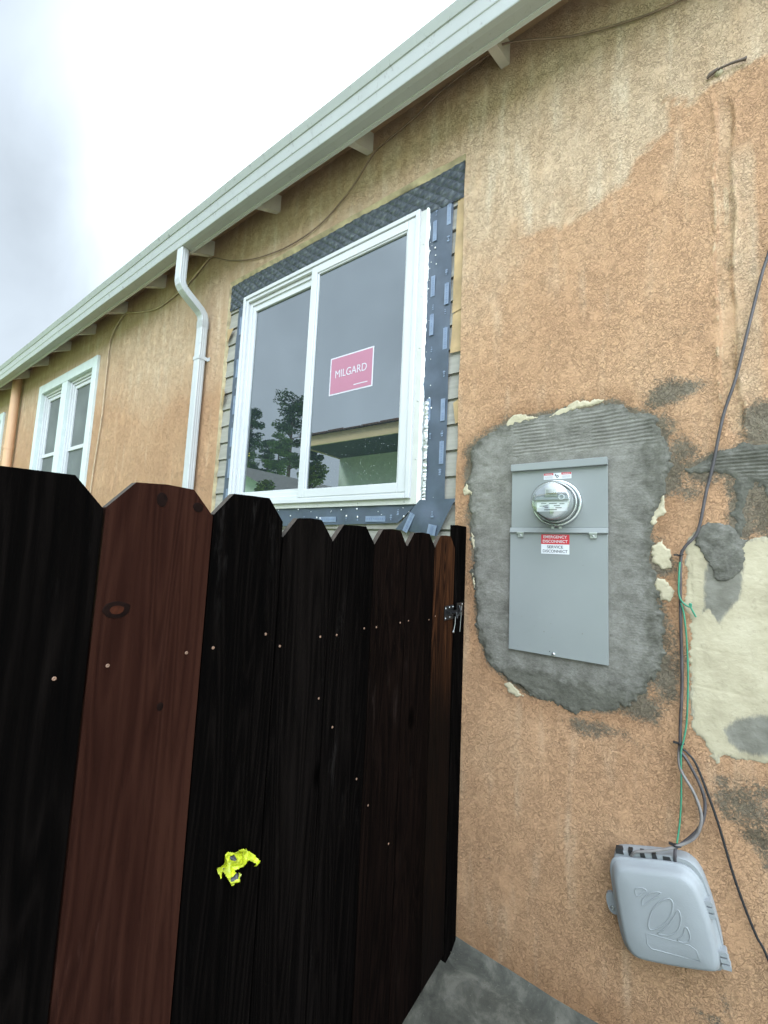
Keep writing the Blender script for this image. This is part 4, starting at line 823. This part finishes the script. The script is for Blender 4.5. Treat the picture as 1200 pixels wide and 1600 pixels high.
q = MB(); c2 = Vector((-.205, -1.155)); pl_ = smooth_loop([tuple(c2 + RX * a + RZ * b) for a, b in ((-.018, -.030), (.014, -.036), (.014, .034), (-.018, .028))], 2); q.prism([P(a, .012, b) for a, b in pl_], Vector((0, .012, 0)), 0)
c3 = c2 + RZ * -.014 - RX * .003; q.lathe(P(c3.x, .012, c3.y), fw, [(.007, 0), (.0065, .003), (.003, .004), (.002, .002)], 14, 1); q.build('mounting_tab', [MT['box'], MT['steel']], box, bevel=.001)
for k in range(5):                                    # cable ports along the top edge
    c2 = LC + RX * (-.086 + .034 * k) + RZ * (.158 + (0 if k < 4 else -.003)); hw = .012 if k in (0, 4) else .0075
    q = MB(); pl_ = [c2 + RX * a + RZ * b for a, b in ((-hw, -.010), (hw, -.010), (hw * .8, .0065), (-hw * .8, .0065))]; q.prism([P(p_.x, .0465, p_.y) for p_ in pl_], Vector((0, .02, 0))); q.build('cable_port', MT['boxdark'], box, bevel=.001)

rq = random.Random(31); db = MB()
for k in range(110):
    x_ = rq.uniform(-.80, .6); o_ = abs(rq.gauss(0, .05)) + .004; r_ = rq.uniform(.001, .0035); c0 = P(x_, o_, -1.6); c0.z = .012
    ps = [c0 + Vector((r_ * math.cos(a) * rq.uniform(.6, 1.2), r_ * math.sin(a) * rq.uniform(.6, 1.2), 0)) for a in (0, 1.2, 2.5, 3.8, 5.1)]; tp_ = c0 + Vector((0, 0, r_ * 1.1)); db.add(ps + [tp_], [(i, (i + 1) % 5, 5) for i in range(5)])
tag(db.build('grit', simple('grit_stones', (.06, .055, .042), .9, .5, 90), None), 'loose grit and mortar crumbs along the foot of the stucco wall', 'grit', kind='stuff')
# ------------------------------------------------------------------ cables
def spline(pts, n=8):
    pts = [Vector(p) for p in pts]; out = []; q = [pts[0]] + pts + [pts[-1]]
    for i in range(1, len(q) - 2):
        for k in range(n):
            t_ = k / n; out.append(.5 * ((2 * q[i]) + (-q[i - 1] + q[i + 1]) * t_ + (2 * q[i - 1] - 5 * q[i] + 4 * q[i + 1] - q[i + 2]) * t_ * t_ + (-q[i - 1] + 3 * q[i] - 3 * q[i + 1] + q[i + 2]) * t_ ** 3))
    out.append(pts[-1]); return out
def cable(name, pts, r, mat, label, cat='cable', group=None, seg=8):
    m_ = MB(); m_.tube(spline([P(x_, o_, z_) for x_, z_, o_ in pts]), r, seg); o_ = m_.build(name, mat); return tag(o_, label, cat, group)
cable('cable', [(.40, 1.45, .03), (.32, 1.22, .03), (.258, 1.02, .022), (.236, .939, .02), (.204, .794, .018), (.167, .626, .016), (.131, .501, .016), (.099, .331, .014), (.080, .245, .014), (.055, .117, .016), (.019, .062, .016), (.007, .02, .014), (.003, -.142, .012), (.003, -.371, .012), (-.004, -.514, .012), (-.006, -.585, .015), (-.004, -.60, .02), (.014, -.625, .026), (.045, -.69, .028), (.054, -.745, .03), (.040, -.805, .034), (.0, -.862, .04), (-.022, -.885, .044), (-.026, -.912, .048), (-.024, -.945, .040)], .0046, MT['cable'], 'dark cable from upper right looping down into the right port of the utility box')
cable('cable', [(-.006, -.575, .010), (-.010, -.62, .018), (-.004, -.66, .024), (.028, -.715, .03), (.044, -.775, .036), (.028, -.835, .04), (-.016, -.878, .044), (-.06, -.905, .05), (-.103, -.925, .055), (-.135, -.942, .055), (-.147, -.972, .042)], .0046, MT['cable_grey'], 'grey cable looping from the tie into the left port of the utility box')
cable('cable', [(-.004, -.592, .012), (.014, -.602, .016), (.038, -.637, .018), (.082, -.773, .018), (.123, -.937, .016), (.163, -1.057, .014), (.189, -1.111, .014), (.26, -1.32, .014), (.30, -1.585, .02)], .0036, MT['tie'], 'thin black cable slanting down to the ground right of the utility box')
cable('green_wire', [(.004, .012, .022), (.000, -.05, .020), (.000, -.10, .020), (.012, -.125, .022), (.029, -.135, .022), (.032, -.125, .022), (.028, -.128, .022), (.036, -.148, .02), (.044, -.166, .016)], .0028, MT['green'], 'short bright green wire tail knotted beside the dark cable')
cable('green_wire', [(.004, -.125, .020), (.012, -.16, .018), (.018, -.25, .016), (.019, -.367, .014), (.013, -.50, .014), (.004, -.56, .020), (-.004, -.60, .024), (-.005, -.68, .024), (-.007, -.753, .022), (-.012, -.82, .026), (-.020, -.874, .040)], .0026, MT['green'], 'long green ground wire hanging behind the cable down to the utility box')
cable('cable', [(.10, 2.137, .015), (.05, 2.149, .012), (-.085, 2.179, .012), (-.323, 2.270, .02), (-.50, 2.325, .07), (-.62, 2.345, .11), (-.70, 2.350, .10), (-.948, 2.385, .06), (-1.15, 2.37, .03), (-1.355, 2.355, .015), (-1.431, 2.335, .012), (-1.607, 2.183, .012), (-1.838, 2.072, .012), (-2.134, 2.045, .012), (-2.484, 2.095, .012), (-2.80, 2.20, .012), (-3.04, 2.318, .012), (-3.179, 2.334, .012)], .0040, MT['cable_brown'], 'brown cable looping under the eave above the new window')
cable('cable', [(-3.10, 2.345, .014), (-3.25, 2.285, .014), (-3.454, 2.215, .014), (-3.883, 2.164, .014), (-4.25, 2.23, .014), (-4.603, 2.32, .014), (-4.80, 2.24, .014), (-4.87, 2.16, .014), (-4.914, 2.06, .014), (-4.91, 1.6, .014), (-4.907, 1.286, .014), (-4.94, .95, .014), (-4.976, .60, .014), (-4.98, -.2, .014), (-4.98, -1.58, .014)], .0072, MT['cable_tan'], 'tan painted cable drooping past the downspout and dropping beside the old white window')
def tie(pts, r, label):
    m_ = MB(); x_, z_, o_ = pts; m_.tube([P(x_ + r * math.cos(a), o_ + r * .8 * math.sin(a), z_ + .002 * math.cos(a)) for a in np.linspace(0, 2 * math.pi, 15)], .0025, 6); m_.wbox(x_ - r - .012, x_ - r + .001, o_ - .003, o_ + .004, z_ - .003, z_ + .003); tag(m_.build('cable_tie', MT['tie']), label, 'cable tie', 'black cable ties')
tie((-.004, -.577, .016), .009, 'black cable tie at the top of the cable loop where the wires part')
tie((-.020, -.880, .043), .010, 'black cable tie just above the utility box ports')
tie((.006, .035, .016), .007, 'cable tie on the dark cable where it bends beside the bare plaster')

# ------------------------------------------------------------------ fence and gate
GX = -.783
def board(name, y0, y1, top, bot, mat, parent, off=0, ear=.045, lean=0, seed=0):
    r_ = random.Random(seed); m_ = MB(); th = .017; n_ = 9
    ez = .052; prof = []
    prof += [(y0, bot), (y0 + .0, (top + bot) / 2), (y0, top - ez), (y0 + ear * .95, top - .003), ((y0 + y1) / 2, top + r_.uniform(-.002, .002)), (y1 - ear, top), (y1, top - ez + r_.uniform(-.004, .004)), (y1, (top + bot) / 2), (y1, bot)]
    prof = prof[::-1]
    v0 = [Vector((GX + off, y_, z_ + H)) for y_, z_ in prof]
    m_.prism(v0, Vector((-th, 0, 0)), 0)
    m_.m = [0] * len(m_.m)
    for i, f in enumerate(m_.f):                       # sawn top ends
        if len(f) == 4 and all(m_.v[k][2] > top - .06 + H for k in f): m_.m[i] = 1
    return m_.build(name, [MT[mat], MT['endgrain']], parent, bevel=.0012)
def screw(y_, z_, parent, off=0, bright=True):
    m_ = MB(); m_.lathe((GX + off, y_, z_ + H), (1, 0, 0), [(.0032, 0), (.0030, .0010), (.0012, .0012), (.0009, .0004), (.0001, .0004)], 12); m_.build('screw', MT['screw'], parent)
fen = thing('fence', 'tall dog-eared board fence panel, black boards with one red-brown board', 'fence', Vector((GX, -1.45, 0)))
gate = thing('gate', 'black stained dog-eared board gate closed against the stucco wall', 'gate', Vector((GX, -.5, 0)))
FB = [(-1.840, -1.649, .100, 'wood_black', 0, []), (-1.645, -1.4555, .100, 'wood_black', .000, [(-1.497, -.215), (-1.60, -.21)]), (-1.4525, -1.2565, .106, 'wood_red', .002, [(-1.425, -.209), (-1.288, -.211)]), (-1.2525, -1.0685, .114, 'wood_black', .0, [(-1.23, -.211), (-1.097, -.201)]), ]
for i, (a, b, tz, mt, off, scs) in enumerate(FB):
    bo = board('board', a, b, tz, -1.57, mt, fen, off, seed=i)
    if mt == 'wood_red': bo['label'] = 'red-brown board'
    for q in scs: screw(q[0], q[1], bo, off + .0003)
def knot(parent, y_, z_, ry, rz, core, off=.0026):
    m_ = MB(); n_ = 30; ring = lambda k, o: [(GX + off + o, y_ + ry * k * math.cos(a) * (1 + .05 * math.sin(3 * a) + .04 * math.sin(7 * a + y_ * 50)), z_ + H + rz * k * math.sin(a) * (1 + .06 * math.cos(2 * a + 1))) for a in np.linspace(0, 2 * math.pi, n_, endpoint=False)]
    R0, R1, R2 = ring(1, -.001), ring(.93, .0004), ring(.5, .0006)
    for A_, B_, mi in ((R0, R1, 0), (R1, R2, 0)): m_.add(A_ + B_, [(i, (i + 1) % n_, n_ + (i + 1) % n_, n_ + i) for i in range(n_)], mi)
    m_.add(R2, [tuple(range(n_))], 1); m_.build('knot', [MT['knotdark'], MT[core]], parent)
MT['knotdark'] = simple('dark_knot_wood', (.0050, .0020, .0014), .7, .5, 60, spec=.05); MT['knotcore'] = simple('amber_knot_core', (.028, .008, .004), .6, .4, 90, spec=.05)
redb = [o for o in fen.children if o.get('label') == 'red-brown board'][0]
knot(redb, -1.420, -.118, .022, .015, 'knotcore'); knot(redb, -1.362, .078, .010, .014, 'knotdark'); knot(redb, -1.290, .072, .011, .010, 'knotdark'); knot(redb, -1.330, -.30, .006, .008, 'knotdark')
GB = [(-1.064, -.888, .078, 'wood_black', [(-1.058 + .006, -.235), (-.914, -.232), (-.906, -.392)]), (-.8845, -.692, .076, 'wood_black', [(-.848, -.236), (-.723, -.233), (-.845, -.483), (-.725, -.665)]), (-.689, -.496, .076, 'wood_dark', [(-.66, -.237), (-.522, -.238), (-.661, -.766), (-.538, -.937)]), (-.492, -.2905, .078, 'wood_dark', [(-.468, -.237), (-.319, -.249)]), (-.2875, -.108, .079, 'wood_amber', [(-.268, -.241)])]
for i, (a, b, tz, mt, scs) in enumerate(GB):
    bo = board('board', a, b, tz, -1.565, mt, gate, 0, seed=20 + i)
    if mt == 'wood_amber': bo['label'] = 'amber-grained board beside the latch'
    for q in scs: screw(q[0], q[1], bo, .0003)
for z_ in (-.235, -1.30):
    r_ = MB(); r_.box((GX - .0175, -1.055, z_ - .045 + H), (GX - .055, -.115, z_ + .045 + H)); r_.build('rail', MT['wood_dark'], gate, bevel=.002)
    r_ = MB(); r_.box((GX - .0175, -1.84, z_ + .02 - .045 + H), (GX - .055, -1.07, z_ + .02 + .045 + H)); r_.build('rail', MT['wood_dark'], fen, bevel=.002)
dg = MB(); a_, b_ = Vector((GX - .0178, -1.02, -1.22 + H)), Vector((GX - .0178, -.16, -.31 + H)); dd = (b_ - a_).normalized(); pr = Vector((0, -dd.z, dd.y)) * .04
dg.prism([a_ - pr, b_ - pr, b_ + pr, a_ + pr], Vector((-.035, 0, 0))); dg.build('brace', MT['wood_dark'], gate, bevel=.002)
r_ = MB(); r_.box((GX - .055, -1.16, 0), (GX - .145, -1.07, 1.66)); r_.build('fence_post', MT['wood_dark'], fen, bevel=.003)
gp = MB(); gp.box((GX - .030, -.100, .0), (GX + .006, -.006, H + .131)); tag(gp.build('gate_post', MT['wood_black'], bevel=.003), 'narrow black post fixed to the stucco wall beside the gate latch', 'post')
# latch
lt = MB(); y_c, z_c = -.13, -.236 + H
lt.box((GX + .0004, -.192, z_c - .030), (GX + .0035, -.112, z_c + .028)); lt.box((GX + .0038, -.17, z_c - .008), (GX + .016, -.065, z_c + .006)); lt.tube([(GX + .016, -.15, z_c), (GX + .034, -.15, z_c + .002), (GX + .038, -.15, z_c - .02)], .0055, 8)
lt.box((GX + .0064, -.092, z_c - .022), (GX + .010, -.030, z_c + .034)); lt.tube([(GX + .010, -.085, z_c - .02), (GX + .022, -.080, z_c + .0), (GX + .012, -.075, z_c + .022)], .005, 8)
for (a, b) in ((-.184, .018), (-.184, -.022), (-.150, .020), (-.145, -.020), (-.040, .026), (-.118, .020)): lt.lathe((GX + (.0036 if a < -.1 else .0101), a, z_c + b), (1, 0, 0), [(.0045, 0), (.003, .0018), (.0001, .002)], 8, 1)
lt.tube(spline([Vector((GX + .014, -.115, z_c - .02)), Vector((GX + .012, -.112, z_c - .05)), Vector((GX + .010, -.119, z_c - .078))]), .0018, 6, 1); lt.lathe((GX + .008, -.119, z_c - .082), (1, 0, 0), [(.0055, 0), (.005, .003), (.0001, .005)], 8, 1)
lt.tube(spline([Vector((GX + .012, -.050, z_c + .02)), Vector((GX + .012, -.055, z_c - .03)), Vector((GX + .010, -.058, z_c - .09))]), .0014, 6, 1)
lt.build('latch', [MT['latch'], MT['steel']], gate, bevel=.001)
# yellow scrap
YO = [(-1.181, -.67), (-1.182, -.655), (-1.179, -.644), (-1.17, -.641), (-1.16, -.636), (-1.148, -.641), (-1.145, -.645), (-1.133, -.646), (-1.138, -.641), (-1.132, -.638), (-1.126, -.643), (-1.119, -.647), (-1.115, -.654), (-1.096, -.671), (-1.092, -.678), (-1.081, -.691), (-1.080, -.696), (-1.094, -.696), (-1.094, -.688), (-1.106, -.679), (-1.12, -.678), (-1.132, -.677), (-1.147, -.675), (-1.142, -.682), (-1.134, -.686), (-1.126, -.695), (-1.134, -.699), (-1.148, -.706), (-1.159, -.689), (-1.168, -.669)]
ys_ = MB(); st_ = .0013; poly = np.array(YO); ax = np.arange(-1.19, -1.07, st_); az = np.arange(-.712, -.632, st_); Xy, Zy = np.meshgrid(ax, az); s_ = sdf(Xy, Zy, poly)
lift_ = .004 + .040 * np.abs(fbm(Xy, Zy, 30, 3, 81) - .5) * 2 + .006 * sstep(-.66, -.70, Zy); ok = s_ > -.0008
k_ = ok[:-1, :-1] & ok[1:, :-1] & ok[:-1, 1:] & ok[1:, 1:]; jj, ii = np.nonzero(k_); Wy = len(ax); ins = (fbm(Xy, Zy, 60, 2, 83) > .70)
vs = [(GX + l_, y_, z_ + H) for l_, y_, z_ in zip(lift_.ravel(), Xy.ravel(), Zy.ravel())]
ys_.add(vs, [(j * Wy + i, j * Wy + i + 1, (j + 1) * Wy + i + 1, (j + 1) * Wy + i) for j, i in zip(jj, ii)], 0, False)
for i, f in enumerate(ys_.f):
    yy = sum(ys_.v[k][1] for k in f) / 4; zz_ = sum(ys_.v[k][2] for k in f) / 4 - H
    if (abs((yy + 1.166) * .9 - (zz_ + .655)) < .0035 and -1.171 < yy < -1.162) or (abs(zz_ + .680 - (yy + 1.125) * .15) < .004 and -1.158 < yy < -1.135) or (abs(zz_ + .651) < .0022 and abs(yy + 1.149) < .005): ys_.m[i] = 1
yo = ys_.build('tape_scrap', [MT['yellow'], MT['ink']]); yo.modifiers.new('sol', 'SOLIDIFY').thickness = .0005
tag(yo, 'torn crumpled scrap of bright yellow plastic tape stuck low on the black fence', 'tape scrap')

# ------------------------------------------------------------------ what the window mirrors: neighbour's house, shed, garden, hillside
K = 2.0
def far(v): return tuple(c0 + K * (a - c0) for a, c0 in zip(v, (0, 1.75, H)))
def fbox(q, a, b): 
    a, b = list(far(a)), list(far(b)); a[2] = max(a[2], 0) if a[2] < .5 else a[2]; q.box(tuple(a), tuple(b))
nb = thing('neighbor_house', 'mint green house with cream fascia across the yard, seen reflected in the new window', 'house', (0, -8.35, 0))
q = MB(); fbox(q, (-4.53, -3.3, 0), (9, -7.5, 1.5 + H)); q.build('wall', MT['mint'], nb)
q = MB(); fbox(q, (-4.50, -2.475, 1.50 + H), (9.3, -7.6, 1.53 + H)); q.build('soffit', MT['darksoffit'], nb)
q = MB(); fbox(q, (-4.52, -2.45, 1.49 + H), (9.3, -2.474, 1.635 + H)); fbox(q, (-4.545, -2.45, 1.49 + H), (-4.5205, -7.6, 1.635 + H)); q.build('fascia', MT['cream'], nb)
q = MB(); q.add([far(p_) for p_ in [(-4.58, -2.42, 1.636 + H), (9.3, -2.42, 1.636 + H), (9.3, -5.0, 2.3 + H), (-4.58, -5.0, 2.3 + H), (-4.58, -7.7, 1.64 + H), (9.3, -7.7, 1.64 + H)]], [(0, 1, 2, 3), (3, 2, 5, 4), (0, 3, 4)])
for k in range(46): fbox(q, (-4.58 + k * .30, -2.40, 1.638 + H), (-4.58 + k * .30 + .28, -2.56, 1.652 + .006 * (k % 3) + H))
q.build('roof', MT['shingle2'], nb)
sh = thing('shed', 'low grey shingled shed roof in the next yard, seen reflected in the new window', 'shed', (-18, -12, 0))
q = MB(); q.add([far(p_) for p_ in [(-9.3, -4.2, 2.07 + H), (-9.3, -11, 2.07 + H), (-6.0, -11, .7 + H), (-6.0, -4.2, .7 + H), (-12.5, -4.2, .7 + H), (-12.5, -11, .7 + H)]], [(0, 3, 2, 1), (0, 1, 5, 4)]); q.build('roof', MT['shingle'], sh)
q = MB(); q.prism([Vector(far(p_)) for p_ in [(-12.2, -4.5, .8), (-6.2, -4.5, .8), (-6.2, -4.5, .74 + H), (-9.3, -4.5, 2.0 + H), (-12.2, -4.5, .74 + H)]], Vector((0, -12.4, 0))); q.build('wall', MT['mint'], sh)
def leaves(m_, c, r, n_, size, rng, flat=1.0, mi=0):
    for _ in range(n_):
        d_ = Vector((rng.gauss(0, 1), rng.gauss(0, 1), rng.gauss(0, 1))).normalized() * (rng.random() ** .45); p_ = Vector(c) + Vector((d_.x * r[0], d_.y * r[1], d_.z * r[2]))
        u = Vector((rng.gauss(0, 1), rng.gauss(0, 1), rng.gauss(0, .6))).normalized(); w__ = u.orthogonal().normalized(); sz = size * rng.uniform(.6, 1.4)
        m_.add([p_ - u * sz, p_ + w__ * sz * .5, p_ + u * sz, p_ - w__ * sz * .5], [(0, 1, 2, 3)], mi)
def tree(x_, y_, z0, ht, wdt, label, mat, seed, group='trees on the hillside behind the yard', layers=9, n_=170, size=.22, low=.3):
    rng = random.Random(seed); t_ = thing('tree', label, 'tree', (x_, y_, z0), group); m_ = MB(); lean = rng.uniform(-.04, .04) * ht
    m_.tube([(x_, y_, z0 - 1), (x_ + lean * .3, y_, z0 + ht * .4), (x_ + lean, y_, z0 + ht * .95)], [ht * .022, ht * .016, ht * .004], 8)
    cr = MB()
    for k in range(layers):
        f_ = low + (1 - low) * k / (layers - 1); 
        for b_ in range(3 if k < layers - 2 else 2):
            a = rng.uniform(0, 6.28); rr_ = wdt * (1 - .65 * abs(f_ - .55)) * rng.uniform(.35, .8); c_e = Vector((x_ + lean * f_ + rr_ * math.cos(a), y_ + rr_ * math.sin(a), z0 + ht * f_ + rng.uniform(-.03, .03) * ht))
            m_.tube([(x_ + lean * f_, y_, z0 + ht * (f_ - .05)), c_e], [ht * .006, ht * .002], 5); leaves(cr, c_e, (wdt * .52, wdt * .52, ht * .042), n_, size * .75, rng)
    m_.build('trunk', MT['bark'], t_); cr.build('crown', MT[mat], t_)
# directions as mirrored in the glass: distance t beyond the mirrored eye at (0, 1.75)
def mir(kx, kz, t_): return (kx * t_, 1.75 - t_, kz * t_ + H)
x_, y_, z_ = mir(-1.385, .54, 34); tree(x_, y_, z_ - 12, 12, 1.7, 'tall layered pine at the left of the reflected row of trees', 'leafdark', 2, layers=12, n_=150)
x_, y_, z_ = mir(-1.14, .545, 34); tree(x_, y_, z_ - 12, 12, 2.4, 'broad tall pine in the middle of the reflected hillside trees', 'leafdark', 5, layers=12, n_=150)
x_, y_, z_ = mir(-1.26, .40, 40); tree(x_, y_, z_ - 8, 8, 1.7, 'lower dark tree between the two tall pines in the reflection', 'leafdark', 9, layers=8)
x_, y_, z_ = mir(-1.20, .40, 26); tree(x_, y_, z_ - 6, 6, 1.5, 'rounded olive green tree in front of the broad pine in the reflection', 'leafmid', 12, layers=7, size=.16)
x_, y_, z_ = mir(-1.01, .38, 30); tree(x_, y_, z_ - 7, 7, .8, 'narrow dark tree beside the mint house in the reflection', 'leafdark', 15, layers=8)
def bush(kx, kz, t_, r, label, mat, seed, fruit=0):
    rng = random.Random(seed); x_, y_, z_ = mir(kx, kz, t_); b_ = thing('shrub', label, 'shrub', (x_, y_, 0), 'shrubs in the next yard'); s_m = MB()
    for k in range(4): s_m.tube([(x_ + rng.uniform(-.1, .1), y_, 0), (x_ + rng.uniform(-.3, .3) * r, y_ + rng.uniform(-.3, .3) * r, z_ - r * .8), (x_ + rng.uniform(-.6, .6) * r, y_ + rng.uniform(-.5, .5) * r, z_ - r * .2)], [.05, .03, .012], 6)
    s_m.build('stem', MT['bark'], b_); c_m = MB()
    for k in range(9): leaves(c_m, (x_ + rng.uniform(-.6, .6) * r, y_ + rng.uniform(-.6, .6) * r, z_ - r * .8 + rng.uniform(-.3, .6) * r), (r * .5, r * .5, r * .4), 170, .06, rng)
    c_m.build('crown', MT[mat], b_)
    if fruit:
        for k in range(fruit):
            f_m = MB(); a = rng.uniform(0, 6.28); f_m.lathe((x_ + r * .85 * math.cos(a), y_ + r * .9 * abs(math.sin(a)), z_ - r * rng.uniform(.3, 1.2)), (0, 0, 1), [(.001, -.06), (.04, -.03), (.045, 0), (.04, .03), (.001, .06)], 8); f_m.build('lemon', MT['lemon'], b_)
bush(-1.43, .385, 22, 1.6, 'lemon shrub with yellow fruit beyond the shed roof in the reflection', 'leafmid', 21, 16)
bush(-1.28, .245, 9.0, .5, 'yellow-green leafy shrub in front of the shed roof in the reflection', 'leafbright', 22)
bush(-1.02, .285, 9.5, .55, 'bright leafy shrub against the mint house corner in the reflection', 'leafbright', 23)
